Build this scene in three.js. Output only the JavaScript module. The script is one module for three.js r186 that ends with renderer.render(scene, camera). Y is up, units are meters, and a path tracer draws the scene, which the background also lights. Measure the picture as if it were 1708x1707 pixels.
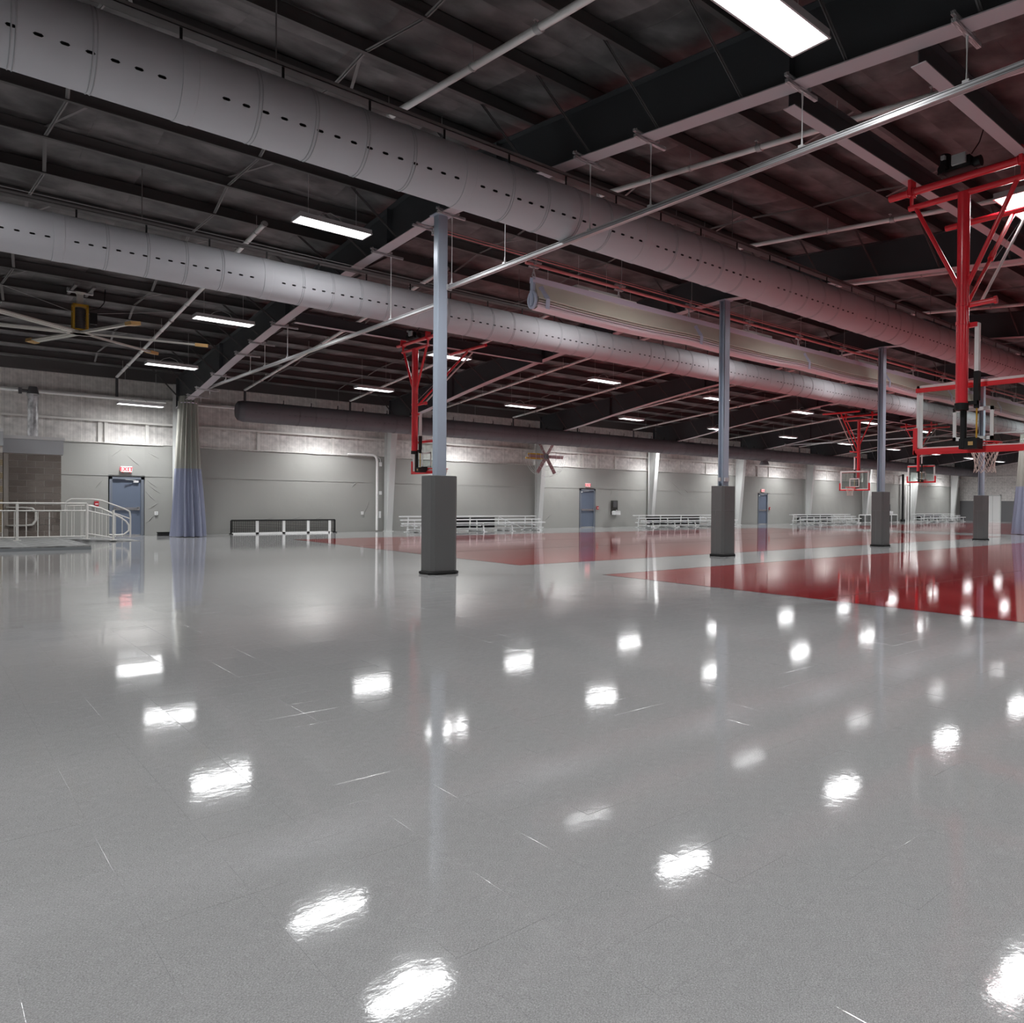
import * as THREE from 'three';
import { mergeGeometries } from 'three/addons/utils/BufferGeometryUtils.js';
import { RectAreaLightUniformsLib } from 'three/addons/lights/RectAreaLightUniformsLib.js';
import { ImprovedNoise } from 'three/addons/math/ImprovedNoise.js';
import { FontLoader } from 'three/addons/loaders/FontLoader.js';
import { TextGeometry } from 'three/addons/geometries/TextGeometry.js';

// ---------------------------------------------------------------- camera, exposure
// x runs along the hall (ducts, curtain), -z towards the panelled far wall, y up.
const scene = new THREE.Scene();
scene.background = new THREE.Color(0x000000);
const camera = new THREE.PerspectiveCamera(2 * Math.atan(853.5 / 1259.286) * 180 / Math.PI, 2560 / 1707, 0.05, 250);
{
  const eye = new THREE.Vector3(0, 1.362, 0);
  const yaw = Math.atan(1429.284 / 1259.286), pitch = -(853.5 - 842.469) / 1259.286, roll = 0.010256;
  const f = new THREE.Vector3(Math.sin(yaw) * Math.cos(pitch), Math.sin(pitch), -Math.cos(yaw) * Math.cos(pitch)).normalize();
  const r = new THREE.Vector3().crossVectors(f, new THREE.Vector3(0, 1, 0)).normalize();
  const u = new THREE.Vector3().crossVectors(r, f);
  camera.position.copy(eye);
  camera.up.copy(u.clone().multiplyScalar(Math.cos(roll)).addScaledVector(r, -Math.sin(roll)));
  camera.lookAt(eye.clone().add(f));
  camera.setViewOffset(2560, 1707, 0, 0, 1708, 1707);   // the lens looks further right than the frame
  camera.updateProjectionMatrix();
}
const renderer = new THREE.WebGLRenderer({ antialias: true });
renderer.toneMapping = THREE.LinearToneMapping;
renderer.toneMappingExposure = 1.1;
renderer.shadowMap.enabled = true;
RectAreaLightUniformsLib.init();
const LAMP = 18, DOWN = 50;                               // high bay lamps: radiance of the lens, candela of its downward beam

// ---------------------------------------------------------------- helpers
let seed = 7;
const rnd = () => { seed = (seed * 1664525 + 1013904223) >>> 0; return seed / 4294967296; };
const noise = new ImprovedNoise();
const V = (x, y, z) => new THREE.Vector3(x, y, z);
const clean = g => {
  let q = g.index ? g.toNonIndexed() : g;
  for (const k of Object.keys(q.attributes)) if (!['position', 'normal', 'uv'].includes(k)) q.deleteAttribute(k);
  return q;
};
const mg = list => { const a = list.flat(9).map(clean); return a.length === 1 ? a[0] : mergeGeometries(a, false); };
function uvm(g, s = 1) {                                  // uv in metres from the dominant axis
  const q = g.index ? g.toNonIndexed() : g;
  const p = q.attributes.position, n = q.attributes.normal, uv = new Float32Array(p.count * 2);
  for (let i = 0; i < p.count; i++) {
    const ax = Math.abs(n.getX(i)), ay = Math.abs(n.getY(i)), az = Math.abs(n.getZ(i));
    let a, b;
    if (ay >= ax && ay >= az) { a = p.getX(i); b = p.getZ(i); } else if (ax >= az) { a = p.getZ(i); b = p.getY(i); } else { a = p.getX(i); b = p.getY(i); }
    uv[2 * i] = a * s; uv[2 * i + 1] = b * s;
  }
  q.setAttribute('uv', new THREE.BufferAttribute(uv, 2));
  return q;
}
const box = (x0, x1, y0, y1, z0, z1) => new THREE.BoxGeometry(Math.abs(x1 - x0), Math.abs(y1 - y0), Math.abs(z1 - z0)).translate((x0 + x1) / 2, (y0 + y1) / 2, (z0 + z1) / 2);
const cbox = (x, y, z, w, h, d) => new THREE.BoxGeometry(w, h, d).translate(x, y, z);
function rod(a, b, r, n = 10, r2 = r) {                   // round bar from a to b
  const d = b.clone().sub(a), L = d.length();
  const g = new THREE.CylinderGeometry(r2, r, L, n, 1);
  g.applyQuaternion(new THREE.Quaternion().setFromUnitVectors(V(0, 1, 0), d.normalize()));
  return g.translate((a.x + b.x) / 2, (a.y + b.y) / 2, (a.z + b.z) / 2);
}
function bar(a, b, w, h, up = V(0, 1, 0)) {               // flat bar from a to b: w sideways, h along up
  const d = b.clone().sub(a), L = d.length(); d.normalize();
  const s = new THREE.Vector3().crossVectors(up, d).normalize(), u = new THREE.Vector3().crossVectors(d, s);
  const g = new THREE.BoxGeometry(w, h, L);
  g.applyMatrix4(new THREE.Matrix4().makeBasis(s, u, d));
  return g.translate((a.x + b.x) / 2, (a.y + b.y) / 2, (a.z + b.z) / 2);
}
function tube(pts, r, n = 8, seg) {
  const path = new THREE.CurvePath();
  for (let i = 0; i + 1 < pts.length; i++) path.add(new THREE.LineCurve3(pts[i], pts[i + 1]));
  const c = new THREE.CatmullRomCurve3(pts, false, 'catmullrom', 0.05);
  return new THREE.TubeGeometry(c, seg || pts.length * 5, r, n, false);
}
const used = {};
function numbered(name) { const k = used[name] = (used[name] ?? -1) + 1; return k ? `${name}_${String(k).padStart(3, '0')}` : name; }
function mesh(name, geo, mat, parent) {
  const m = new THREE.Mesh(Array.isArray(geo) ? mg(geo) : geo, mat);
  m.castShadow = m.receiveShadow = true;
  if (parent) { m.name = name; parent.add(m); } else { m.name = numbered(name); scene.add(m); }
  return m;
}
function tag(o, label, category, group) { o.userData.label = label; o.userData.category = category; if (group) o.userData.group = group; return o; }
function thing(name, label, category, at = [0, 0, 0], turn = 0, group) {
  const o = new THREE.Group(); o.name = numbered(name); o.position.set(...at); o.rotation.y = turn; scene.add(o);
  return tag(o, label, category, group);
}
function copyOf(o, at, turn, label, group) {
  const base = o.name.replace(/_\d{3}$/, ''), c = o.clone(); c.name = numbered(base); scene.add(c);
  c.position.set(...at); if (turn !== undefined) c.rotation.y = turn;
  c.userData = { ...o.userData }; if (label) c.userData.label = label; if (group) c.userData.group = group;
  return c;
}
function struct(name, geo, mat) { const m = mesh(name, geo, mat); m.userData.kind = 'structure'; return m; }
function structGroup(name) { const g = new THREE.Group(); g.name = name; g.userData.kind = 'structure'; scene.add(g); return g; }

// ---------------------------------------------------------------- textures and materials
function tex(n, fn, srgb = true, rep) {
  const d = new Uint8Array(n * n * 4);
  for (let j = 0; j < n; j++) for (let i = 0; i < n; i++) {
    const c = fn(i / n, j / n, i, j), k = 4 * (j * n + i);
    d[k] = Math.max(0, Math.min(255, c[0])); d[k + 1] = Math.max(0, Math.min(255, c[1])); d[k + 2] = Math.max(0, Math.min(255, c[2])); d[k + 3] = 255;
  }
  const t = new THREE.DataTexture(d, n, n); t.wrapS = t.wrapT = THREE.RepeatWrapping;
  t.magFilter = THREE.LinearFilter; t.minFilter = THREE.LinearMipmapLinearFilter; t.generateMipmaps = true;
  if (srgb) t.colorSpace = THREE.SRGBColorSpace;
  if (rep) t.repeat.set(rep, rep);
  t.needsUpdate = true; return t;
}
// tileable fractal noise on the unit square
function tn(u, v, f, oct = 3, s = 0) {
  let a = 0, w = 1, t = 0;
  for (let o = 0; o < oct; o++) {
    const F = f * 2 ** o, U = u * F, Vv = v * F;
    const g = (x, y) => noise.noise(((x % F) + F) % F + 0.37, ((y % F) + F) % F + 0.71, s + o * 7.3);
    const bx = U / F, by = Vv / F;
    a += w * ((g(U, Vv) * (1 - bx) + g(U - F + 1000 * F, Vv) * bx) * (1 - by) + g(U, Vv) * by); t += w; w *= 0.5;
  }
  return a / t;
}
const gray = v => [v, v, v];
const speckle = (base, amp, tint = [1, 1, 1]) => tex(256, (u, v) => {
  const r = rnd(), s = r < 0.05 ? -2.6 * rnd() : r > 0.95 ? 2.6 * rnd() : (rnd() - 0.5);
  const k = base + amp * s + amp * 2.4 * tn(u, v, 64, 2, 3) + amp * 0.3 * tn(u, v, 6, 2, 9);
  return [k * tint[0], k * tint[1], k * tint[2]];
});
const tileBump = tex(512, (u, v) => gray(128 + 130 * tn(u, v, 6, 2, 1) + 42 * tn(u, v, 28, 2, 5)), false);
const mottle = tex(256, (u, v) => gray(205 + 210 * tn(u, v, 4, 4, 11) + 12 * (rnd() - 0.5)));
const foldBump = tex(256, (u, v) => gray(128 + 190 * tn(u, v, 5, 3, 21)), false);
const streak = tex(256, (u, v) => gray(218 + 34 * tn(u, v * 0.0 + 0.3, 24, 2, 31) + 40 * tn(u, v, 5, 3, 33)));
const blockTex = tex(128, (u, v) => gray(190 + 60 * tn(u, v, 14, 3, 41) + 46 * (rnd() - 0.5)));
const std = (c, rough = 0.6, metal = 0, more = {}) => new THREE.MeshStandardMaterial({ color: c, roughness: rough, metalness: metal, ...more });
const lin = (r, g, b) => new THREE.Color().setRGB(r, g, b);
const M = {
  tile: new THREE.MeshPhysicalMaterial({ color: 0xffffff, map: speckle(161, 18), roughness: 0.062, bumpMap: tileBump, bumpScale: 0.00021, ior: 1.5 }),
  red: new THREE.MeshPhysicalMaterial({ color: 0xffffff, map: speckle(150, 6, [1, 0.25, 0.27]), roughness: 0.055, bumpMap: tileBump, bumpScale: 0.0002, ior: 1.5 }),
  slab: std(lin(0.34, 0.34, 0.34), 0.8),
  line: std(0x141416, 0.4),
  roof: std(lin(0.185, 0.176, 0.178), 0.55, 0, { map: mottle, bumpMap: foldBump, bumpScale: 0.02 }),
  purlin: std(lin(0.085, 0.08, 0.08), 0.5),
  strap: std(lin(0.20, 0.19, 0.19), 0.5),
  web: std(lin(0.060, 0.064, 0.070), 0.5),
  flange: std(lin(0.52, 0.49, 0.52), 0.55),
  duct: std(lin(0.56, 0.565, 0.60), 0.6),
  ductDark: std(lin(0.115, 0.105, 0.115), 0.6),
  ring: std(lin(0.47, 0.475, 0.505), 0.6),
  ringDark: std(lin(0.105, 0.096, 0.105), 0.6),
  slotShade: std(lin(0.10, 0.10, 0.105), 0.95),  // dark grey that stands in for the shade inside the ducts
  black: std(0x0c0c0d, 0.55),
  rubber: std(0x0a0a0a, 0.75),
  galv: std(lin(0.80, 0.80, 0.82), 0.35, 0.25, { map: mottle.clone() }),
  pipeWhite: std(lin(0.90, 0.89, 0.88), 0.4),
  steelBlue: std(lin(0.40, 0.46, 0.55), 0.38, 0.15),
  pad: std(lin(0.115, 0.115, 0.114), 0.55, 0, { bumpMap: foldBump, bumpScale: 0.004 }),
  redPaint: new THREE.MeshPhysicalMaterial({ color: lin(0.84, 0.028, 0.045), roughness: 0.3, clearcoat: 0.6, clearcoatRoughness: 0.15 }),
  redPad: std(lin(0.84, 0.035, 0.045), 0.5),
  redRod: std(lin(0.80, 0.30, 0.30), 0.4),
  white: std(lin(0.86, 0.86, 0.85), 0.5),
  glass: new THREE.MeshPhysicalMaterial({ color: 0xeef4f2, roughness: 0.02, transmission: 1, thickness: 0, ior: 1.5 }),
  net: std(0xe9e4dc, 0.8),
  liner: std(lin(0.345, 0.345, 0.325), 0.42, 0, { bumpMap: foldBump, bumpScale: 0.002 }),
  linerSeam: std(lin(0.40, 0.40, 0.385), 0.5),
  insul: std(lin(0.93, 0.90, 0.87), 0.5, 0, { map: streak, bumpMap: foldBump, bumpScale: 0.012 }),
  girt: std(lin(0.74, 0.72, 0.69), 0.5),
  wallCol: std(lin(0.62, 0.63, 0.62), 0.5),
  wainscot: std(lin(0.16, 0.16, 0.165), 0.6),
  door: std(lin(0.135, 0.165, 0.225), 0.45),
  doorFrame: std(lin(0.17, 0.19, 0.225), 0.45),
  chrome: std(lin(0.72, 0.73, 0.74), 0.25, 0.9),
  curtainTop: std(lin(0.33, 0.325, 0.29), 0.75),
  curtainBot: std(lin(0.26, 0.28, 0.38), 0.7),
  vinylGray: std(lin(0.74, 0.70, 0.62), 0.3, 0, { bumpMap: foldBump, bumpScale: 0.01 }),
  vinylMesh: std(lin(0.78, 0.75, 0.64), 0.35, 0, { transparent: true, opacity: 0.58, side: THREE.DoubleSide }),
  vinylLilac: std(lin(0.82, 0.75, 0.88), 0.4),
  vinylPink: std(lin(0.92, 0.82, 0.87), 0.35),
  blueTape: std(lin(0.52, 0.56, 0.70), 0.4),
  rail: std(lin(0.66, 0.65, 0.62), 0.4),
  block: std(lin(0.42, 0.36, 0.32), 0.9, 0, { map: blockTex, bumpMap: blockTex, bumpScale: 0.003 }),
  block2: std(lin(0.35, 0.295, 0.26), 0.9, 0, { map: blockTex, bumpMap: blockTex, bumpScale: 0.003 }),
  blockWarm: std(lin(0.46, 0.36, 0.23), 0.9, 0, { map: blockTex, bumpMap: blockTex, bumpScale: 0.003 }),
  mortar: std(lin(0.46, 0.43, 0.40), 0.95),
  fascia: std(lin(0.42, 0.43, 0.45), 0.5),
  fasciaTop: std(lin(0.62, 0.62, 0.62), 0.5),
  alum: std(lin(0.82, 0.83, 0.83), 0.4, 0.15),
  yellow: std(lin(0.62, 0.36, 0.03), 0.45),
  tan: std(lin(0.62, 0.38, 0.14), 0.45),
  blade: std(lin(0.62, 0.61, 0.56), 0.4, 0.2),
  pinkBlade: std(lin(0.30, 0.16, 0.17), 0.45),
  motor: std(lin(0.11, 0.11, 0.115), 0.5, 0.4),
  signFace: std(lin(0.9, 0.75, 0.73), 0.5, 0, { emissive: lin(0.9, 0.42, 0.42), emissiveIntensity: 0.4 }),
  signRed: std(lin(0.75, 0.03, 0.05), 0.5, 0, { emissive: lin(0.9, 0.04, 0.08), emissiveIntensity: 0.5 }),
  alarm: std(lin(0.5, 0.03, 0.04), 0.4),
  lampBody: std(lin(0.55, 0.55, 0.56), 0.4, 0.2),
  lampGlow: std(0xffffff, 0.5, 0, { emissive: 0xffffff, emissiveIntensity: 4 }),
  fountain: std(lin(0.06, 0.062, 0.055), 0.4, 0.4),
  concrete: std(lin(0.33, 0.335, 0.33), 0.6, 0, { map: mottle.clone() }),
  concreteEdge: std(lin(0.21, 0.225, 0.235), 0.7),
  cable: std(lin(0.62, 0.62, 0.62), 0.4, 0.1),
};
for (const k of ['roof']) { M[k].map = M[k].map.clone(); M[k].map.repeat.set(0.35, 0.35); M[k].map.needsUpdate = true; M[k].bumpMap = M[k].bumpMap.clone(); M[k].bumpMap.repeat.set(0.5, 0.5); }

// ---------------------------------------------------------------- dimensions of the hall
const X0 = -8.7, X1 = 69.5, ZF = -35.53, ZN = 7.37, RZ = -14.08, SL = 0.083;
const purlinY = z => 7.6 - SL * Math.abs(z - RZ);         // underside of the purlins
const deckY = z => purlinY(z) + 0.24;
const frames = Array.from({ length: 10 }, (_, k) => -1.0 + 7.6 * k);   // steel frames: -1, 6.6, 14.2 ...
const T = 0.2932;                                         // floor tile

// ---------------------------------------------------------------- floor
const CX0 = 8.70, CX1 = CX0 + 85 * T, CX2 = CX1 + 10 * T, CX3 = CX2 + 85 * T;
const CZA = -11.84, CZB = CZA - 10 * T, CZC = CZB - 50 * T, CZN = CZA + 50 * T;
const isRed = (x, z) => ((x > CX0 && x < CX1) || (x > CX2 && x < CX3)) && ((z < CZB && z > CZC) || (z > CZA && z < CZN));
const floor = struct('floor', uvm(box(X0 - 0.3, X1 + 0.3, -0.2, -0.004, ZF - 0.3, ZN + 0.3)), M.slab);
{
  const tileGeo = (() => {                                // 4 mm tile with a fine eased edge
    const h = T / 2 - 0.0001, e = 0.001, y0 = -0.004, y1 = -0.00016, y2 = 0;
    const P = [], I = [], U = [];
    const ring = (r, y) => [[-r, -r], [r, -r], [r, r], [-r, r]].map(([a, b]) => [a, y, b]);
    const quad = (a, b, c, d) => { for (const q of [a, b, c, a, c, d]) { P.push(...q); U.push(q[0] / T + 0.5, q[2] / T + 0.5); } };
    const A = ring(h, y0), B = ring(h, y1), C = ring(h - e, y2);
    quad(C[3], C[2], C[1], C[0]);
    for (let i = 0; i < 4; i++) { const j = (i + 1) % 4; quad(A[j], A[i], B[i], B[j]); quad(B[j], B[i], C[i], C[j]); }
    const g = new THREE.BufferGeometry();
    g.setAttribute('position', new THREE.Float32BufferAttribute(P, 3)); g.setAttribute('uv', new THREE.Float32BufferAttribute(U, 2));
    g.computeVertexNormals(); return g;
  })();
  const cells = [];
  for (let x = CX0 - Math.ceil((CX0 - X0) / T) * T + T / 2; x < X1; x += T) for (let z = CZA - Math.ceil((CZA - ZF) / T) * T + T / 2; z < ZN; z += T) {
    if (x - T / 2 < X0 + 0.01 || z - T / 2 < ZF + 0.01) continue;
    const red = isRed(x, z);
    const vx = x * 0.7505 - z * 0.661, sx = x * 0.661 + z * 0.7505;       // depth and sideways as seen
    const inView = vx > 0.4 && sx / vx > -1.05 && sx / vx < 0.36 && 1.362 / vx < 0.70;
    cells.push({ x, z, red, vx: inView ? vx : 1e9, tx: (rnd() - 0.5) * 0.0042, tz: (rnd() - 0.5) * 0.0034, q: Math.floor(rnd() * 4), c: 0.975 + 0.03 * rnd() });
  }
  const gr = cells.filter(c => !c.red), rd = cells.filter(c => c.red);
  gr.sort((a, b) => a.vx - b.vx);
  const mats = [0.985, 0.99, 0.995].map(k => { const m = M.tile.clone(); m.color.setRGB(k * 0.98, k * 0.98, k * 0.98); return m; });
  const place = (o, c) => { o.position.set(c.x, 0, c.z); o.rotation.set(c.tx, c.q * Math.PI / 2, c.tz); };
  for (let i = 0; i < 290; i++) { const m = mesh('tile', tileGeo, mats[i % 3], floor); place(m, gr[i]); }
  const inst = (list, mat, name) => {
    const im = new THREE.InstancedMesh(tileGeo, mat, list.length), o = new THREE.Object3D(), col = new THREE.Color();
    list.forEach((c, i) => { place(o, c); o.updateMatrix(); im.setMatrixAt(i, o.matrix); im.setColorAt(i, col.setRGB(c.c, c.c, c.c)); });
    im.name = name; im.castShadow = im.receiveShadow = true; im.userData.kind = 'stuff'; floor.add(im);
  };
  // tiles too far to tell apart are runs of plain flooring with the same material
  const runs = (list, mat, name) => {
    const rows = new Map(); for (const c of list) { const k = Math.round(c.z / T * 2); if (!rows.has(k)) rows.set(k, []); rows.get(k).push(c); }
    const P = [], U = [], N = [];
    for (const row of rows.values()) {
      row.sort((p, q) => p.x - q.x);
      for (let i = 0; i < row.length;) {
        let j = i; while (j + 1 < row.length && row[j + 1].x - row[j].x < T * 1.5) j++;
        const x0 = row[i].x - T / 2, x1 = row[j].x + T / 2, z0 = row[i].z - T / 2, z1 = row[i].z + T / 2;
        for (const [x, z] of [[x0, z1], [x1, z1], [x1, z0], [x0, z1], [x1, z0], [x0, z0]]) { P.push(x, 0, z); U.push(x / T, z / T); N.push(0, 1, 0); }
        i = j + 1;
      }
    }
    const g = new THREE.BufferGeometry(); g.setAttribute('position', new THREE.Float32BufferAttribute(P, 3)); g.setAttribute('normal', new THREE.Float32BufferAttribute(N, 3)); g.setAttribute('uv', new THREE.Float32BufferAttribute(U, 2));
    mesh(name, g, mat, floor).userData.kind = 'stuff';
  };
  const rest = gr.slice(290), close = rest.filter(c => c.vx < 14), far = rest.filter(c => c.vx >= 14);
  inst(close, M.tile, 'grey_tiles');
  runs(far, M.tile, 'distant_grey_flooring');
  runs(rd, M.red, 'red_court_flooring');
  // black court lines on the red areas
  const ln = [];
  for (const [a, b] of [[CX0, CX1], [CX2, CX3]]) for (const [c, d] of [[CZC, CZB], [CZA, CZN]]) {
    const w = 0.02;
    ln.push(box(a, b, 0, 0.0012, c, c + w), box(a, b, 0, 0.0012, d - w, d), box(a, a + w, 0, 0.0012, c, d), box(b - w, b, 0, 0.0012, c, d));
    ln.push(box(a, b, 0, 0.0012, c + 5.2, c + 5.2 + w), box(a, b, 0, 0.0012, d - 5.2 - w, d - 5.2));
  }
  mesh('court_line', ln, M.line, floor);
}

// ---------------------------------------------------------------- roof
const ceiling = structGroup('ceiling');
{
  // insulation blanket sagging between the purlins, with a thin steel deck above it
  const half = side => {
    const nz = 120, nx = 240, P = [], I = [];
    for (let i = 0; i <= nx; i++) for (let j = 0; j <= nz; j++) {
      const x = X0 - 0.3 + (X1 - X0 + 0.6) * i / nx, d = 21.75 * j / nz, z = RZ + side * d;
      const t = ((d - 0.25) / 1.52) % 1, s = 0.06 * Math.sin(Math.PI * Math.max(0, t)) + 0.05 * noise.noise(x * 0.5, d * 0.9, side * 5) * Math.sin(Math.PI * Math.max(0, t)) + 0.018 * noise.noise(x * 1.6, d * 1.7, 3);
      P.push(x, deckY(z) - s, z);
    }
    for (let i = 0; i < nx; i++) for (let j = 0; j < nz; j++) { const a = i * (nz + 1) + j, b = a + nz + 1; side > 0 ? I.push(a, b, a + 1, b, b + 1, a + 1) : I.push(a, a + 1, b, b, a + 1, b + 1); }
    const g = new THREE.BufferGeometry(); g.setAttribute('position', new THREE.Float32BufferAttribute(P, 3)); g.setIndex(I); g.computeVertexNormals();
    return uvm(g);
  };
  mesh('insulation_blanket', half(1), M.roof, ceiling); mesh('insulation_blanket', half(-1), M.roof, ceiling);
  for (const s of [1, -1]) { const a = V(30, deckY(RZ) + 0.12, RZ), b = V(30, deckY(RZ + s * 22.3) + 0.12, RZ + s * 22.3); mesh('roof_deck', bar(a, b, X1 - X0 + 1.2, 0.06), M.purlin, ceiling); }
  // Z purlins
  const pg = mg([box(X0, X1, 0, 0.22, -0.006, 0.006), box(X0, X1, 0, 0.008, -0.006, 0.075), box(X0, X1, 0.212, 0.22, -0.075, 0.006), box(X0, X1, 0, 0.022, 0.067, 0.075)]);
  for (const s of [1, -1]) for (let k = 0; k < 14; k++) {
    const z = RZ + s * (0.25 + 1.52 * k); if (z < ZF + 0.2 || z > ZN - 0.2) continue;
    const m = mesh('purlin', pg, M.purlin, ceiling); m.position.set(0, purlinY(z), z); if (s < 0) m.rotation.y = 0;
  }
  mesh('eave_strut', box(X0, X1, 5.66, 6.2, ZF - 0.02, ZF + 0.1), M.purlin, ceiling);
  mesh('eave_strut', box(X0, X1, 5.66, 6.2, ZN - 0.1, ZN + 0.02), M.purlin, ceiling);
  // sag straps between purlins, at the third points of each bay
  for (const f of frames) for (const t of [1 / 3, 2 / 3]) {
    const x = f + 7.6 * t; if (x > X1 - 0.5) continue;
    for (const s of [1, -1]) {
      const list = [];
      for (let k = 0; k < 13; k++) {
        const za = RZ + s * (0.25 + 1.52 * k), zb = RZ + s * (0.25 + 1.52 * (k + 1)), j = (k % 2 ? 0.06 : -0.06);
        if (zb < ZF + 0.2 || zb > ZN - 0.2) continue;
        list.push(bar(V(x + j, purlinY(za) + 0.03, za), V(x - j, purlinY(zb) + 0.03, zb), 0.05, 0.006));
        list.push(bar(V(x + j, purlinY(za) + 0.03, za), V(x - j, purlinY(zb) + 0.03, zb), 0.006, 0.04));
        if (k % 3 === 1) list.push(bar(V(x + 0.3, purlinY(za) + 0.02, za), V(x - 0.05, purlinY(zb) + 0.2, zb), 0.04, 0.006));
      }
      mesh('sag_strap', list, M.strap, ceiling);
    }
  }
}

// ---------------------------------------------------------------- walls
{
  const w = structGroup('wall_back');
  mesh('sheeting', uvm(box(X0 - 0.3, X1 + 0.3, -0.2, 6.2, ZF - 0.3, ZF - 0.12)), M.wainscot, w);
  // upper insulation between girts and the grey vinyl liner below, bay by bay
  const LT = 3.33, gy = [LT, 4.15, 5.02];
  const panel = (x0, x1, y0, y1, z, amp, fx, fy, sd, flatEdge) => {
    const nx = Math.max(2, Math.round((x1 - x0) / 0.12)), ny = Math.max(2, Math.round((y1 - y0) / 0.16)), P = [], I = [];
    for (let i = 0; i <= nx; i++) for (let j = 0; j <= ny; j++) {
      const x = x0 + (x1 - x0) * i / nx, y = y0 + (y1 - y0) * j / ny;
      const e = flatEdge ? Math.max(0, Math.sin(Math.PI * i / nx)) ** 0.3 * Math.max(0, Math.sin(Math.PI * j / ny)) ** 0.4 : 1;
      P.push(x, y, z + amp * e * (0.6 + noise.noise(x * fx, y * fy, sd) + 0.5 * noise.noise(x * fx * 2.3, y * fy * 2.1, sd + 5)));
    }
    for (let i = 0; i < nx; i++) for (let j = 0; j < ny; j++) { const a = i * (ny + 1) + j, b = a + ny + 1; I.push(a, b, a + 1, b, b + 1, a + 1); }
    const g = new THREE.BufferGeometry(); g.setAttribute('position', new THREE.Float32BufferAttribute(P, 3)); g.setIndex(I); g.computeVertexNormals();
    return uvm(g);
  };
  const xs = [X0, ...frames, X1];
  const doorsX = [[4.73, 5.63], [24.59, 25.55], [39.35, 40.31]];
  for (let k = 0; k + 1 < xs.length; k++) {
    const a = xs[k], b = xs[k + 1]; if (b - a < 0.2) continue;
    let cuts = [a]; for (const [p, q] of doorsX) if (p > a && q < b) cuts.push(p - 0.06, q + 0.06); cuts.push(b);
    for (let i = 0; i + 1 < cuts.length; i++) {
      const dr = doorsX.some(([p]) => Math.abs(p - 0.06 - cuts[i]) < 0.01);
      mesh('liner_panel', panel(cuts[i], cuts[i + 1], dr ? 2.2 : 0, LT, ZF, 0.012, 1.3, 0.9, k * 3 + i, true), M.liner, w);
    }
    for (let r = 0; r < 3; r++) mesh('insulation_panel', panel(a, b, gy[r], r < 2 ? gy[r + 1] : 6.1, ZF - 0.05, 0.03, 2.2, 0.5, 40 + k * 3 + r, true), M.insul, w);
    // bunched edge of the liner
    const rag = []; let px = a, py = LT;
    for (let x = a + 0.4; x < b; x += 0.4) { const y = LT + 0.03 * noise.noise(x * 1.7, 2, 2); rag.push(rod(V(px, py, ZF + 0.03), V(x + 0.02, y, ZF + 0.03 + 0.015 * noise.noise(x, 9, 1)), 0.014 + 0.012 * rnd(), 6)); px = x; py = y; }
    mesh('liner_hem', rag, M.insul, w);
    mesh('liner_seam', box(a + 0.1, b - 0.1, 2.17, 2.18, ZF + 0.004, ZF + 0.022), M.linerSeam, w);
    for (const y of [4.15, 5.02]) { const g = mesh('girt', [box(a, b, y - 0.006, y + 0.006, ZF - 0.1, ZF + 0.11), box(a, b, y - 0.07, y, ZF + 0.1, ZF + 0.11)], M.girt, w); }
    mesh('girt', [box(a, b, LT + 0.02, LT + 0.032, ZF - 0.1, ZF + 0.02)], M.girt, w);
    for (const x of [a + (b - a) * (0.3 + 0.1 * rnd()), a + (b - a) * (0.62 + 0.12 * rnd())]) if (k % 3 !== 0) mesh('mullion', box(x - 0.05, x + 0.05, LT, 4.1, ZF - 0.1, ZF + 0.03), M.girt, w);
  }
  for (const [p, q] of doorsX) for (const x of [p - 0.12, q + 0.12]) mesh('mullion', box(x - 0.05, x + 0.05, LT, 4.1, ZF - 0.1, ZF + 0.05), M.girt, w);

  // creases pulled across the vinyl liner
  for (const [x, y, a, L] of [[4.9, 3.0, 0.8, 0.5], [5.35, 2.75, -0.8, 0.6], [5.95, 2.95, -0.6, 0.4], [5.9, 1.9, -0.75, 0.5], [5.97, 1.7, -0.7, 0.55], [5.85, 1.45, -0.9, 0.5], [5.95, 1.1, 0.7, 0.4], [5.85, 0.6, 0.9, 0.35], [4.45, 1.9, 1.0, 0.5], [31.6, 2.5, -0.6, 0.9], [31.9, 2.1, -0.62, 0.7], [32.5, 2.2, -0.7, 0.4], [12.9, 2.1, 0.9, 0.4], [10.6, 0.62, 0.3, 0.6], [11.4, 0.6, 0.4, 0.5], [9.6, 0.6, 0.2, 0.5], [22.6, 0.6, 0.7, 0.5], [13.4, 1.1, 1.2, 0.7], [26.7, 2.0, 1.3, 0.5]]) {
    const dx = Math.cos(a) * L / 2, dy = Math.sin(a) * L / 2, q = V(x - dx, y - dy, ZF + 0.004), m = V(x, y, ZF + 0.012), t = V(x + dx, y + dy, ZF + 0.004);
    mesh('liner_crease', [rod(q, m, 0.002, 6, 0.016), rod(m, t, 0.016, 6, 0.002)], M.liner, w);
  }

  const e = structGroup('wall_end');
  mesh('upper_panel', uvm(box(X1, X1 + 0.3, 2.0, 8.2, ZF - 0.3, ZN + 0.3)), M.insul, e);
  mesh('wainscot_panel', uvm(box(X1 - 0.02, X1 + 0.28, -0.2, 2.0, ZF - 0.3, ZN + 0.3)), M.wainscot, e);
  mesh('wainscot_cap', box(X1 - 0.04, X1, 1.97, 2.03, ZF, ZN), M.girt, e);
  for (const y of [3.4, 4.3]) mesh('girt', box(X1 - 0.1, X1, y - 0.035, y + 0.035, ZF, ZN), M.girt, e);
  const l = structGroup('wall_left');
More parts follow.
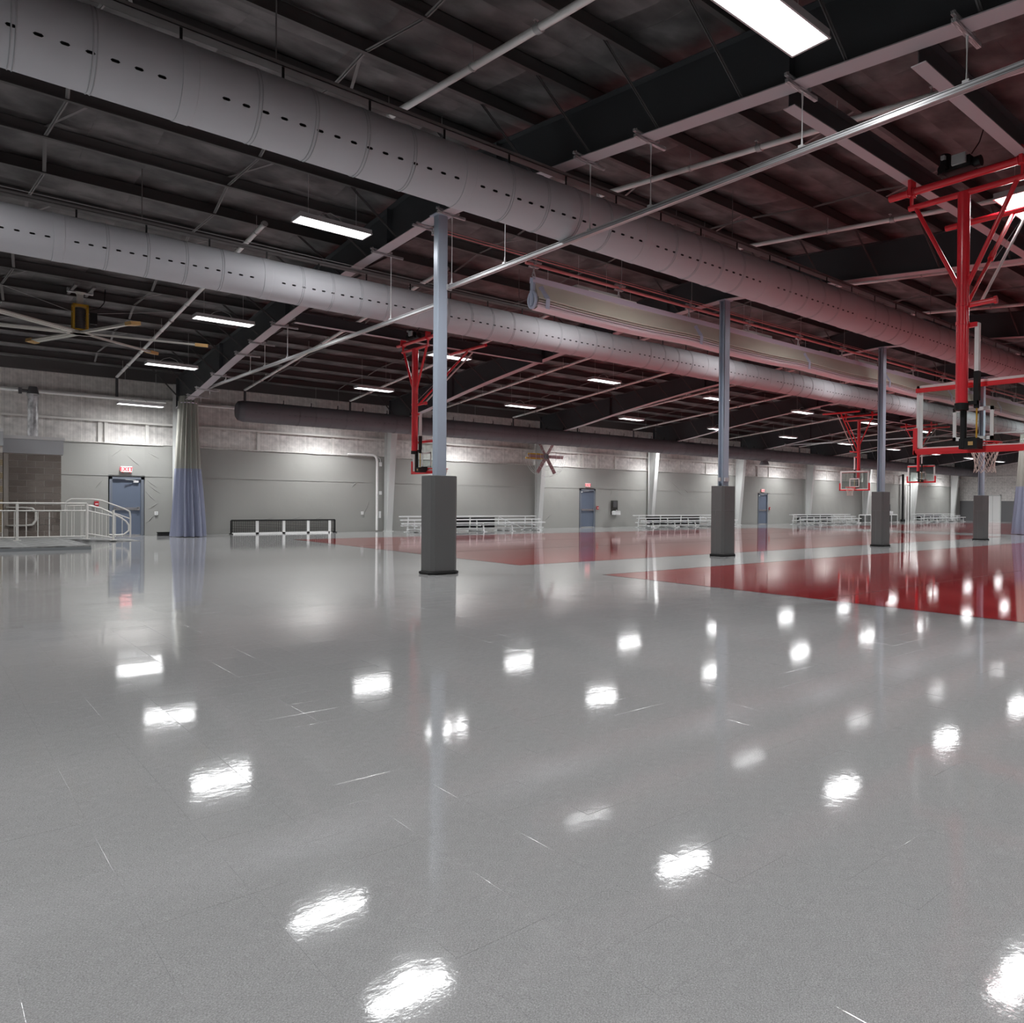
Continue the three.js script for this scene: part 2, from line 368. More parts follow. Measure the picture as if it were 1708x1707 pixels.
  mesh('upper_panel', uvm(box(X0 - 0.3, X0, 3.3, 8.2, ZF - 0.3, ZN + 0.3)), M.insul, l);
  mesh('liner_panel', uvm(box(X0 - 0.3, X0 + 0.02, -0.2, 3.3, ZF - 0.3, ZN + 0.3)), M.liner, l);
  const n = structGroup('wall_front');
  mesh('upper_panel', uvm(box(X0 - 0.3, X1 + 0.3, 3.3, 6.2, ZN, ZN + 0.3)), M.insul, n);
  mesh('liner_panel', uvm(box(X0 - 0.3, X1 + 0.3, -0.2, 3.3, ZN - 0.02, ZN + 0.3)), M.liner, n);
}

// ---------------------------------------------------------------- steel frames
const rafterDepth = (d, near) => { const t = near ? [[0, 0.85], [4, 0.77], [9, 0.79], [12, 0.80], [14, 0.85], [17, 0.99], [21.3, 1.14]] : [[0, 0.85], [4, 0.68], [9, 0.70], [12, 0.76], [14, 0.83], [17, 0.99], [21.3, 1.14]]; for (let i = 0; i + 1 < t.length; i++) if (d <= t[i + 1][0]) { const s = (d - t[i][0]) / (t[i + 1][0] - t[i][0]); return t[i][1] + s * (t[i + 1][1] - t[i][1]); } return 1.14; };
const rafterBot = z => purlinY(z) - rafterDepth(Math.abs(z - RZ), z > RZ);
{
  const build = () => {
    const web = [], bot = [], top = [], stiff = [], braces = [];
    for (const s of [1, -1]) {
      const pts = []; for (let d = 0; d <= 21.01; d += 0.75) pts.push(RZ + s * d);
      for (let i = 0; i + 1 < pts.length; i++) {
        const a = pts[i], b = pts[i + 1];
        const sh = new THREE.Shape([new THREE.Vector2(-a, rafterBot(a)), new THREE.Vector2(-b, rafterBot(b)), new THREE.Vector2(-b, purlinY(b) - 0.005), new THREE.Vector2(-a, purlinY(a) - 0.005)]);
        web.push(new THREE.ExtrudeGeometry(sh, { depth: 0.012, bevelEnabled: false }).translate(0, 0, -0.006).rotateY(Math.PI / 2));
        bot.push(bar(V(0, rafterBot(a), a), V(0, rafterBot(b), b), 0.22, 0.014));
        top.push(bar(V(0, purlinY(a) - 0.012, a), V(0, purlinY(b) - 0.012, b), 0.2, 0.012));
      }
      for (const d of [2.2, 8.6, 15.0, 20.9]) { const z = RZ + s * d; stiff.push(box(-0.1, 0.1, rafterBot(z), purlinY(z) - 0.01, z - 0.012, z + 0.012)); }
      for (let k = 1; k < 14; k += 1) {
        const z = RZ + s * (0.25 + 1.52 * k); if (z < ZF + 0.6 || z > ZN - 0.6) continue;
        for (const q of [-1, 1]) braces.push(mg([bar(V(q * 0.06, rafterBot(z) + 0.03, z), V(q * 0.95, purlinY(z) + 0.02, z), 0.045, 0.008), bar(V(q * 0.06, rafterBot(z) + 0.03, z), V(q * 0.95, purlinY(z) + 0.02, z), 0.008, 0.045)]));
      }
    }
    return { web: mg(web), bot: mg(bot), top: mg(top), stiff, braces };
  };
  const g = build();
  const rl = ['black steel rafter with grey lower flange over the block rooms', 'black steel rafter carrying the near curtain tracks, over the plain padded column', 'black steel rafter over the second padded column', 'black steel rafter over the third padded column', 'black steel rafter over the fourth padded column', 'black steel rafter carrying the distant curtain track'];
  const rlab = i => rl[i] || 'black steel rafter of the hall beyond the distant curtain track';
  const first = thing('roof_rafter', rlab(0), 'rafter', [frames[0], 0, 0], 0, 'rafters of the steel frames');
  mesh('web', g.web, M.web, first); mesh('bottom_flange', g.bot, M.flange, first); mesh('top_flange', g.top, M.web, first); for (const q of g.stiff) mesh('stiffener_plate', q, M.web, first); for (const q of g.braces) mesh('fly_brace', q, M.purlin, first);
  frames.slice(1).forEach((f, i) => copyOf(first, [f, 0, 0], 0, rlab(i + 1)));
  // tapered columns along the far wall
  const taper = (() => {
    const h = 4.95, z0 = ZF + 0.16, zt = ZF + 0.95, zb = ZF + 0.42;
    const sh = new THREE.Shape([new THREE.Vector2(-z0, 0), new THREE.Vector2(-zb, 0), new THREE.Vector2(-zt, h), new THREE.Vector2(-z0, h)]);
    return { web: new THREE.ExtrudeGeometry(sh, { depth: 0.012, bevelEnabled: false }).translate(0, 0, -0.006).rotateY(Math.PI / 2), inner: bar(V(0, 0, zb), V(0, h, zt), 0.24, 0.016, V(0, 0, 1)), outer: box(-0.12, 0.12, 0, h + 0.7, ZF + 0.14, ZF + 0.16) };
  })();
  const lab = ['pale grey tapered wall column beside the folded divider curtain', 'pale grey tapered wall column with white conduit strapped to it', 'pale grey tapered wall column behind the round wall fan', 'pale grey tapered wall column between the blue door and the second bleacher'];
  let c0;
  frames.forEach((f, i) => {
    const lb = lab[i - 1] || 'pale grey tapered steel wall column against the panelled far wall';
    if (!c0) { c0 = thing('wall_column', lb, 'column', [f, 0, 0], 0, 'wall columns of the far wall'); mesh('web', taper.web, M.wallCol, c0); mesh('inner_flange', taper.inner, M.wallCol, c0); mesh('outer_flange', taper.outer, M.wallCol, c0); mesh('base_plate', box(-0.16, 0.16, 0, 0.02, ZF + 0.14, ZF + 0.5), M.wallCol, c0); }
    else copyOf(c0, [f, 0, 0], 0, lb);
  });
}

// ---------------------------------------------------------------- centre columns with padded wraps
{
  const ords = ['first', 'second', 'third', 'fourth', 'fifth', 'sixth', 'seventh', 'eighth'];
  frames.slice(1).forEach((f, i) => {
    const o = thing('padded_column', [
      'slender blue-grey square column in a plain grey pad, standing off the red courts',
      'second slender padded column, blue-grey with a seamed grey pad, between the red courts',
      'third slender padded column along the rolled divider curtain'][i] || `${ords[i]} slender padded column along the rolled divider curtain`, 'column', [f, 0, RZ], 0, 'padded columns down the middle');
    const h = rafterBot(RZ) - 0.01;
    if (i === 0) {                                        // square tube
      const w = 0.095, sh = new THREE.Shape(); const r = 0.02;
      sh.moveTo(-w + r, -w); sh.lineTo(w - r, -w); sh.absarc(w - r, -w + r, r, -Math.PI / 2, 0); sh.lineTo(w, w - r); sh.absarc(w - r, w - r, r, 0, Math.PI / 2); sh.lineTo(-w + r, w); sh.absarc(-w + r, w - r, r, Math.PI / 2, Math.PI); sh.lineTo(-w, -w + r); sh.absarc(-w + r, -w + r, r, Math.PI, 1.5 * Math.PI);
      mesh('post', new THREE.ExtrudeGeometry(sh, { depth: h, bevelEnabled: false, curveSegments: 4 }).rotateX(-Math.PI / 2), M.steelBlue, o);
    } else mesh('post', [box(-0.1, 0.1, 0, h, -0.1, -0.088), box(-0.1, 0.1, 0, h, 0.088, 0.1), box(-0.006, 0.006, 0, h, -0.09, 0.09), box(-0.1, -0.088, 0, h, -0.1, -0.06), box(-0.1, -0.088, 0, h, 0.06, 0.1)], M.steelBlue, o);
    mesh('cap_plate', box(-0.15, 0.15, h - 0.016, h, -0.15, 0.15), M.steelBlue, o);
    const w = 0.235, b = 0.05;
    const ch = new THREE.Shape([[-w + b, -w], [w - b, -w], [w, -w + b], [w, w - b], [w - b, w], [-w + b, w], [-w, w - b], [-w, -w + b]].map(p => new THREE.Vector2(...p)));
    mesh('pad_wrap', new THREE.ExtrudeGeometry(ch, { depth: 1.77, bevelEnabled: true, bevelSize: 0.012, bevelThickness: 0.012, bevelSegments: 2 }).rotateX(-Math.PI / 2).translate(0, 0.065, 0), M.pad, o);
    if (i > 0) { mesh('pad_seam', [box(-w - 0.016, -w - 0.008, 0.07, 1.2, -0.03, -0.02), box(-w - 0.016, -w - 0.008, 1.2, 1.21, -w + b, w - b), box(-w + b, w - b, 1.2, 1.21, w + 0.008, w + 0.016)], M.wainscot, o); }
    const k = 0.27, kb = 0.09;
    const bs = new THREE.Shape([[-k + kb, -k], [k - kb, -k], [k, -k + kb], [k, k - kb], [k - kb, k], [-k + kb, k], [-k, k - kb], [-k, -k + kb]].map(p => new THREE.Vector2(...p)));
    mesh('rubber_base', new THREE.ExtrudeGeometry(bs, { depth: 0.03, bevelEnabled: true, bevelSize: 0.02, bevelThickness: 0.012, bevelSegments: 2 }).rotateX(-Math.PI / 2).translate(0, 0.013, 0), M.rubber, o);
    if (i === 1) mesh('control_box', [cbox(0.0, 2.02, 0.13, 0.16, 0.1, 0.05), cbox(-0.13, 2.02, 0, 0.05, 0.1, 0.08)], M.lampBody, o);
  });
}

// ---------------------------------------------------------------- ducts
function ductGeo(x0, x1, r, slotDir, slots) {
  // cylinder along x with real hexagonal slots cut through its skin; slotDir is the angle of the slot row
  const P = [], N = [], nA = 28, dA = 0.015 / r;
  const pt = (x, a) => [x, r * Math.sin(a), r * Math.cos(a)];
  const quad = (xa, xb, a, b) => tri([[xa, a], [xb, a], [xb, b], [xa, a], [xb, b], [xa, b]]);
  const tri = l => { for (const [x, a] of l) { P.push(...pt(x, a)); N.push(0, Math.sin(a), Math.cos(a)); } };
  const a0 = slotDir - dA, a1 = slotDir + dA, rest = 2 * Math.PI - 2 * dA;
  for (let i = 0; i < nA; i++) { const b0 = a1 + rest * i / nA, b1 = a1 + rest * (i + 1) / nA; quad(x0, x1, b0, b1); }
  let cur = x0;
  for (const s of slots) {
    const l = s - 0.038, q = s + 0.038, e = 0.014, am = slotDir;
    quad(cur, l, a0, a1);
    tri([[l, a0], [l + e, a0], [l, am], [l, am], [l + e, a1], [l, a1], [q, a0], [q, am], [q - e, a0], [q, am], [q, a1], [q - e, a1]]);
    cur = q;
  }
  quad(cur, x1, a0, a1);
  const g = new THREE.BufferGeometry(); g.setAttribute('position', new THREE.Float32BufferAttribute(P, 3)); g.setAttribute('normal', new THREE.Float32BufferAttribute(N, 3));
  g.setAttribute('uv', new THREE.Float32BufferAttribute(new Float32Array(P.length / 3 * 2), 2));
  return g;
}
function duct(label, x0, x1, y, z, r, slotDir, phase, dark, endCap) {
  const o = thing('air_duct', label, 'duct', [0, y, z]);
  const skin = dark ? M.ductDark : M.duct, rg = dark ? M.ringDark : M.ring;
  const slots = []; const joints = []; for (let x = phase; x > x0; x -= 3.05) joints.push(x); for (let x = phase + 3.05; x < x1; x += 3.05) joints.push(x);
  for (let k = Math.ceil((x0 - 0.6 + 0.3) / 0.182); ; k++) { const x = 0.6 + k * 0.182; if (x > x1 - 0.2) break; if (x < x0 + 0.2) continue; if (joints.some(j => Math.abs(j - x) < 0.14)) continue; slots.push(x); }
  mesh('shell', ductGeo(x0, x1, r, slotDir, slots), skin, o);
  mesh('slot_shade_core', new THREE.CylinderGeometry(r - 0.09, r - 0.09, x1 - x0 - 0.04, 24, 1, false).rotateZ(Math.PI / 2).translate((x0 + x1) / 2, 0, 0), M.slotShade, o);  // added inner cylinder, coloured dark so the slots look like shaded holes
  if (!endCap) for (const x of [x0, x1]) mesh('end_plate', new THREE.CylinderGeometry(r, r, 0.01, 28).rotateZ(Math.PI / 2).translate(x, 0, 0), skin, o);
  const ringG = new THREE.TorusGeometry(r + 0.001, 0.006, 5, 36).rotateY(Math.PI / 2), twin = mg([ringG.clone().translate(-0.016, 0, 0), ringG.clone().translate(0.016, 0, 0)]);
  const sleeve = mg([new THREE.CylinderGeometry(r + 0.006, r + 0.006, 0.13, 36, 1, true).rotateZ(Math.PI / 2), ringG.clone().translate(-0.065, 0, 0), ringG.clone().translate(0.065, 0, 0)]);
  const hookY = r;
  const hook = mg([box(-0.013, 0.013, hookY - 0.035, hookY + 0.135, 0.075, 0.085), box(-0.013, 0.013, hookY - 0.035, hookY - 0.025, 0.0, 0.085), box(-0.02, 0.02, hookY - 0.02, hookY + 0.01, -0.03, 0.03)]);
  for (const j of joints) { const m = mesh('sleeve_joint', sleeve, skin, o); m.position.x = j; }
  for (const j of joints) for (const t of [0.62, 1.18, 1.74, 2.3]) { const x = j + t; if (x > x1 - 0.1) continue; const m = mesh('seam_rib', twin, rg, o); m.position.x = x; }
  const zz = z;
  for (let x = Math.ceil(x0) + 0.4; x < x1; x += 0.95) { const m = mesh('hanger_strap', hook, M.black, o); m.position.x = x; }
  if (endCap) {
    const cap = new THREE.LatheGeometry([[0, 0], [r * 0.7, 0.01], [r * 0.9, 0.06], [r, 0.2]].map(p => new THREE.Vector2(...p)), 28);
    mesh('end_cap', cap.clone().rotateZ(-Math.PI / 2).translate(x0 - 0.2, 0, 0), skin, o);
    mesh('end_cap', cap.clone().rotateZ(Math.PI / 2).translate(x1 + 0.2, 0, 0), skin, o);
  }
  return o;
}
duct('large grey round slotted duct on the near side of the column row', X0 + 0.3, X1 - 0.4, 5.83, -10.13, 0.41, -0.44, 1.93, false);
duct('grey round slotted duct behind the column row, passing over the ceiling fan', X0 + 0.3, X1 - 0.4, 5.83, -17.8, 0.40, -0.27, 1.66, false);
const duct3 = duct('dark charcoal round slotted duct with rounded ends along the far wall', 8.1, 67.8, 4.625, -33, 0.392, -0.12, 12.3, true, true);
mesh('drop_boot', [new THREE.CylinderGeometry(0.2, 0.34, 0.3, 20).translate(37.1, -0.48, 0), new THREE.CylinderGeometry(0.34, 0.3, 0.2, 20).translate(37.1, -0.28, 0)], M.ductDark, duct3);
for (const d of [[-10.13], [-17.8]]) {                    // thin suspension cable and channel above each main duct
  const z = d[0], o = thing('duct_rail', z > -12 ? 'thin dark hanging channel above the large grey slotted duct' : 'thin hanging channel with a bright cable above the duct over the ceiling fan', 'rail', [0, 0, z]);
  const y = 5.83 + 0.41 + 0.16, drops = [];
  for (let k = 0; k < 9; k++) { const x = frames[k] + 3.8; drops.push(rod(V(x, y, 0), V(x, purlinY(z) + 0.1, 0), 0.008, 5)); }
  mesh('channel', [box(X0 + 0.3, X1 - 0.4, y - 0.02, y - 0.012, -0.09, 0.09), box(X0 + 0.3, X1 - 0.4, y - 0.02, y + 0.03, 0.082, 0.09), box(X0 + 0.3, X1 - 0.4, y - 0.02, y + 0.03, -0.09, -0.082)], M.strap, o);
  mesh('drop_rods', drops, M.strap, o);
  if (z < -12) mesh('cable', rod(V(X0 + 0.3, y + 0.07, 0.1), V(X1 - 0.4, y + 0.07, 0.1), 0.006, 5), M.cable, o);
}

// ---------------------------------------------------------------- high bay lamps
{
  const W = 1.25, D = 0.48, H = 0.09;
  const bodyG = mg([box(-W / 2, W / 2, 0.015, H, -D / 2, D / 2), box(-W / 2 - 0.01, W / 2 + 0.01, 0, 0.02, -D / 2 - 0.01, -D / 2 + 0.012), box(-W / 2 - 0.01, W / 2 + 0.01, 0, 0.02, D / 2 - 0.012, D / 2 + 0.01), box(-W / 2 - 0.01, -W / 2 + 0.012, 0, 0.02, -D / 2, D / 2), box(W / 2 - 0.012, W / 2 + 0.01, 0, 0.02, -D / 2, D / 2)]);
  const glowG = box(-W / 2 + 0.012, W / 2 - 0.012, 0.004, 0.014, -D / 2 + 0.012, D / 2 - 0.012);
  const rows = [[-34.15, 4.63], [-29.4], [-23.5], [-15.9], [-12.3], [-4.75], [1.2]];
  let lamp0;
  rows.forEach(([z, fix], ri) => {
    for (let k = -1; k < 11; k++) {
      const x = 5.35 + 5.97 * k; if (x < X0 + 1 || x > X1 - 1) continue;
      const y = fix ?? purlinY(z) - 0.87, top = deckY(z) + 0.03;
      const near = z > -6 && k === 0 && ri === 5;
      const rowName = ['hung close to the far wall', 'in the row over the far edge of the far court', 'in the row over the middle of the far court', 'in the row between the rolled curtain and the duct behind it', 'in the row between the column row and the big near duct', 'in the row over the middle of the near court', 'in the row over the near edge of the near court', 'hung close to the near wall'][ri];
      const lb = near ? 'large bright white rectangular lamp beside the rafter with the near curtain track' : 'white rectangular lamp ' + rowName;
      const gp = near ? undefined : 'lamps ' + rowName;
      const o = thing('high_bay_lamp', lb, 'lamp', [x, y, z], 0, gp);
      mesh('housing', bodyG, M.lampBody, o); mesh('diffuser', glowG, M.lampGlow, o);
      for (const s of [-1, 1]) mesh('hanging_wire', rod(V(s * 0.42, H, 0), V(s * 0.42, top - y, 0), 0.004, 5), M.cable, o);
      if (k % 2 === 0) mesh('power_cord', tube([V(0.2, H, 0), V(0.12, H + 0.12, 0.02), V(-0.05, H + 0.18, 0.03), V(-0.2, H + 0.12, 0.02), V(-0.3, H + 0.02, 0)], 0.009, 6), M.cable, o);
      const l = new THREE.RectAreaLight(0xfbfcfd, LAMP, W - 0.03, D - 0.03);
      l.position.set(0, -0.001, 0); l.rotation.x = -Math.PI / 2; l.name = 'lamp_light'; o.add(l);
      const b = new THREE.SpotLight(0xfbfcfd, DOWN, 0, 1.2, 0.8, 2);       // the prismatic lens throws most light down
      b.position.set(0, -0.03, 0); b.target.position.set(0, -1, 0); b.castShadow = true; b.shadow.radius = 10; b.name = 'lamp_beam'; o.add(b); o.add(b.target);
    }
  });
}

// ---------------------------------------------------------------- sprinkler mains
{
  for (let k = 0; k < 16; k++) {
    const x = 4.83 + 3.84 * k; if (x < X0 + 0.3 || x > X1 - 0.3) continue;
    for (const s of [1, -1]) {
      const o = thing('sprinkler_pipe', s > 0 ? 'white sprinkler pipe under the near slope of the roof' : 'white sprinkler pipe under the far slope of the roof', 'pipe', [x, 0, 0], 0, s > 0 ? 'sprinkler pipes of the near roof slope' : 'sprinkler pipes of the far roof slope');
      const za = s > 0 ? -12.0 : -18.15, zb = s > 0 ? ZN - 0.6 : ZF + 0.5, py = z => purlinY(z) - 0.2;
      mesh('pipe_run', rod(V(0, py(za), za), V(0, py(zb), zb), 0.045, 10), M.pipeWhite, o);
      const hang = [], heads = [], cp = [];
      for (let d = 4.64; d < 20; d += 3.04) { const z = RZ + s * d; hang.push(rod(V(0, py(z) + 0.04, z), V(0, purlinY(z) + 0.15, z), 0.006, 5), rod(V(0, py(z), z - 0.02), V(0, py(z), z + 0.02), 0.055, 10)); }
      for (let d = 6.14; d < 20; d += 3.04) { const z = RZ + s * d; heads.push(rod(V(0, py(z), z), V(0, py(z) + 0.1, z), 0.012, 6), cbox(0, py(z) + 0.11, z, 0.05, 0.01, 0.05)); }
      cp.push(rod(V(0, py(za), za), V(0, py(za + s * 0.06), za + s * 0.06), 0.06, 10));
      for (let d = 6.2; d < 20; d += 6.3) { const z = RZ + s * d; cp.push(rod(V(0, py(z), z - 0.05), V(0, py(z) - 0.083 * 0.1 * 1, z + 0.05), 0.058, 10)); }
      mesh('hanger_rings', hang, M.cable, o); mesh('sprinkler_heads', heads, M.cable, o); mesh('couplings', cp, M.lampBody, o);
    }
  }
  // wall main that the far pipes drop to
  const o = thing('wall_sprinkler_main', 'long white sprinkler main running level along the far wall above the vinyl liner', 'pipe', [0, 4.9, ZF + 0.55]);
  mesh('pipe_run', rod(V(X0 + 0.2, 0, 0), V(6.2, 0, 0), 0.055, 10), M.pipeWhite, o);
  mesh('pipe_run', rod(V(6.95, 0, 0), V(X1 - 0.4, 0, 0), 0.04, 10), M.pipeWhite, o);
  const r = []; for (let k = 0; k < 16; k++) { const x = 4.83 + 3.84 * k; if (x < X0 + 0.3 || x > X1 - 0.5) continue; r.push(rod(V(x, 0, -0.04), V(x, purlinY(ZF + 0.5) - 0.2 - 4.9 + 0.03, -0.04), 0.04, 8)); }
  for (const q of r) mesh('riser', q, M.motor, o);
}

// ---------------------------------------------------------------- curtain tracks and stacked curtains
function track(label, x, y, za, zb, hz, bracket) {
  const o = thing('curtain_track', label, 'track', [x, y, 0]);
  mesh('rail', [box(-0.022, 0.022, -0.03, 0.03, Math.min(za, zb), Math.max(za, zb)), box(-0.034, 0.034, -0.036, -0.024, Math.min(za, zb), Math.max(za, zb)), box(-0.034, 0.034, 0.022, 0.03, Math.min(za, zb), Math.max(za, zb))], M.galv, o);
  mesh('end_clamp', [cbox(0, 0, za, 0.09, 0.1, 0.05), cbox(0, 0, zb, 0.09, 0.1, 0.05)], M.lampBody, o);
  for (const z of hz) {
    const b = rafterBot(z) - y, fx = Math.round((x - 6.6) / 7.6) * 7.6 + 6.6 - x;
    mesh('hanger_cable', [rod(V(0, 0.03, z), V(0, b - 0.04, z), 0.007, 5), rod(V(0, 0.03, z), V(0, 0.16, z), 0.018, 6, 0.008), rod(V(0, b - 0.2, z), V(0, b - 0.05, z), 0.008, 6, 0.016), cbox(0, 0.045, z, 0.06, 0.03, 0.07)], M.cable, o);
    mesh('flange_bracket', [box(Math.min(fx - 0.2, -0.25), Math.max(fx + 0.2, 0.25), b - 0.055, b - 0.012, z - 0.025, z + 0.025), box(fx - 0.22, fx + 0.22, b + 0.012, b + 0.045, z - 0.02, z + 0.02), rod(V(fx - 0.17, b - 0.05, z), V(fx - 0.17, b + 0.07, z), 0.01, 6), rod(V(fx + 0.17, b - 0.05, z), V(fx + 0.17, b + 0.07, z), 0.01, 6)], M.galv, o);
  }
  return o;
}
track('bright metal curtain track on cables from the plain padded column to the near wall', 6.68, 5.38, -13.9, 7.0, [-3.4, -5.42, -8.07, -9.46, -11.89, -13.8, -0.7, 2, 4.7], 1);
track('metal curtain track on cables leading to the folded curtain by the far wall', 6.8, 5.21, -14.3, -34.4, [-16.8, -23.5, -25.5, -26.9, -29.6, -31.6, -32.8]);
track('distant metal curtain track on cables above the folded curtain beyond the padded columns', 37.1, 5.2, -14.6, -34.3, [-17, -20.5, -24, -27.5, -31, -33.5]);

function stackedCurtain(label, x, z, wz, wx, top, split, folds) {
  const o = thing('divider_curtain', label, 'curtain', [x, 0, z]);
  const part = (y0, y1, flare0, flare1, mat, name) => {
    const nu = folds * 8, nv = 10, P = [], I = [];
    for (let i = 0; i <= nu; i++) for (let j = 0; j <= nv; j++) {
      const t = i / nu, a = t * Math.PI * 2, v = j / nv, y = y0 + (y1 - y0) * v, fl = flare0 + (flare1 - flare0) * v;
      const w = 1 + 0.2 * Math.sin(a * folds + 0.6 * Math.sin(3 * a) + 0.5 * Math.sin(y * 1.1 + a)) + 0.05 * Math.sin(a * folds * 2.1 + 1);
      P.push(Math.cos(a) * wx * fl * w, y, Math.sin(a) * wz * fl * w);
    }
    for (let i = 0; i < nu; i++) for (let j = 0; j < nv; j++) { const a = i * (nv + 1) + j, b = a + nv + 1; I.push(a, a + 1, b, b, a + 1, b + 1); }
    const g = new THREE.BufferGeometry(); g.setAttribute('position', new THREE.Float32BufferAttribute(P, 3)); g.setIndex(I); g.computeVertexNormals();
    mesh(name, uvm(g), mat, o);
  };
  part(split, top, 0.86, 0.62, M.curtainTop, 'mesh_upper'); part(0.02, split, 1.22, 0.88, M.curtainBot, 'vinyl_lower');
  mesh('hem', new THREE.CylinderGeometry(1, 1, 0.03, 32).scale(wx * 0.92, 1, wz * 0.92).translate(0, 0.015, 0), M.rubber, o);
  mesh('carriers', Array.from({ length: 6 }, (_, k) => cbox(0, top + 0.03, -wz * 0.7 + k * wz * 0.28, 0.05, 0.08, 0.03)), M.galv, o);
  mesh('tie_strap', new THREE.TorusGeometry(1, 0.02, 6, 36).rotateX(Math.PI / 2).scale(wx * 0.7, 1, wz * 0.7).translate(0, top - 0.25, 0), M.vinylLilac, o);
}
stackedCurtain('folded divider curtain, grey above and blue-lilac below, gathered against the far wall', 6.64, -33.8, 0.6, 0.36, 5.06, 2.45, 13);
stackedCurtain('folded divider curtain, grey above and blue-lilac below, gathered beside the padded column row', 37.1, -15.25, 0.6, 0.27, 5.05, 2.42, 12);

// ---------------------------------------------------------------- rolled-up divider curtain along the column row
{
  const z = -14.72, xa = 8.95, xb = 67;
  const o = thing('rolled_curtain', 'long divider curtain of pale vinyl folded up lengthwise and hung behind the column row', 'curtain', [0, 0, z]);
  const ext = (pts, x0, x1, sag) => {                       // profile in (z,y) swept along x with a little sag between tie points
    const P = [], I = [], n = 160, m = pts.length;
    for (let i = 0; i <= n; i++) { const x = x0 + (x1 - x0) * i / n, s = sag * Math.abs(Math.sin(Math.PI * (x - x0) / 4.6)) + 0.01 * noise.noise(x * 0.8, 1, 4); for (const [a, y, k] of pts) P.push(x, y - s * (k ?? 1), a); }
    for (let i = 0; i < n; i++) for (let j = 0; j + 1 < m; j++) { const a = i * m + j, b = a + m; I.push(a, b, a + 1, b, b + 1, a + 1, a, a + 1, b, b, a + 1, b + 1); }
    const g = new THREE.BufferGeometry(); g.setAttribute('position', new THREE.Float32BufferAttribute(P, 3)); g.setIndex(I.filter((_, q) => q % 12 < 6)); g.computeVertexNormals(); return uvm(g);
  };
  mesh('top_valance', ext([[0.05, 6.26, 0], [0.07, 6.13, 0.2]], xa - 0.06, xb, 0.02), M.vinylLilac, o);
  mesh('top_valance', ext([[-0.05, 6.26, 0], [-0.07, 6.13, 0.2]], xa - 0.06, xb, 0.02), M.vinylLilac, o);
  mesh('folded_sheet', ext([[0.065, 6.14, 0], [0.10, 6.0, 0.3], [0.17, 5.86, 0.7], [0.19, 5.80, 1]], xa, xb, 0.05), M.vinylMesh, o);
  mesh('folded_sheet', ext([[-0.065, 6.14, 0], [-0.12, 5.95, 0.3], [-0.17, 5.84, 0.7], [-0.17, 5.6, 1]], xa, xb, 0.05), M.vinylMesh, o);
  for (let k = 0; k < 4; k++) { const y = 5.80 - 0.048 * k, q = 0.012 * k; mesh('fold', ext([[0.11, y, 1], [0.19 - q, y, 1], [0.215 - q, y - 0.008, 1], [0.217 - q, y - 0.022, 1], [0.19 - q, y - 0.03, 1], [0.11, y - 0.03, 1]], xa, xb, 0.05), k < 2 ? M.vinylGray : M.vinylPink, o); }
  mesh('fold_core', ext([[0.10, 5.81, 1], [0.10, 5.6, 1]], xa, xb, 0.05), M.vinylGray, o);
  mesh('bottom_fold', ext([[0.17, 5.62, 1], [0.15, 5.585, 1], [0.06, 5.56, 1], [-0.1, 5.565, 1], [-0.17, 5.6, 1]], xa, xb, 0.05), M.vinylPink, o);
  const loop = []; for (let i = 0; i <= 20; i++) { const t = i / 20 * Math.PI * 2; loop.push(V(xa - 0.03, 5.76 + 0.17 * Math.cos(t), 0.0 + 0.15 * Math.sin(t))); }
  mesh('end_fold', [tube(loop, 0.035, 6, 40), box(xa - 0.05, xa, 5.9, 6.24, -0.06, 0.06), rod(V(xa - 0.04, 5.62, 0), V(xa - 0.04, 5.95, 0), 0.05, 10)], M.blueTape, o);
  for (let k = 0; k < 12; k++) { const x = xa + 0.12 + 4.6 * k; if (x > xb) break; mesh('tie_band', [bar(V(x, 6.08, 0.075), V(x + 0.02, 5.98, 0.115), 0.13, 0.006, V(0, 0, 1)), bar(V(x + 0.02, 5.98, 0.115), V(x + 0.1, 5.8, 0.21), 0.12, 0.006, V(0, 0, 1)), bar(V(x + 0.1, 5.8, 0.222), V(x + 0.1, 5.58, 0.2), 0.1, 0.006, V(0, 0, 1))], M.blueTape, o); }
  for (let k = 0; k < 14; k++) { const x = xa + 2.1 + 4.4 * k; if (x > xb - 2) break; mesh('batten', box(x - 0.7, x + 0.7, 6.255, 6.29, -0.02, 0.03), M.pipeWhite, o); }
  // drive and support pipes with hangers
  const h = thing('curtain_drive', 'pair of red curtain drive pipes with metal hangers above the rolled divider curtain', 'pipe', [0, 0, z]);
  mesh('drive_pipe', rod(V(8.75, 6.53, 0), V(xb, 6.53, 0), 0.035, 10), M.redRod, h);
  mesh('support_pipe', rod(V(6.75, 6.62, 0.12), V(xb, 6.62, 0.12), 0.013, 8), M.redRod, h);
  mesh('support_pipe', rod(V(6.75, 6.7, 0.04), V(xb, 6.7, 0.04), 0.007, 8), M.redRod, h);
  mesh('end_bracket', [cbox(6.6, 6.66, 0, 0.5, 0.035, 0.05), cbox(6.62, 6.72, 0, 0.4, 0.03, 0.05), cbox(6.75, 6.62, 0.06, 0.06, 0.12, 0.16)], M.galv, h);
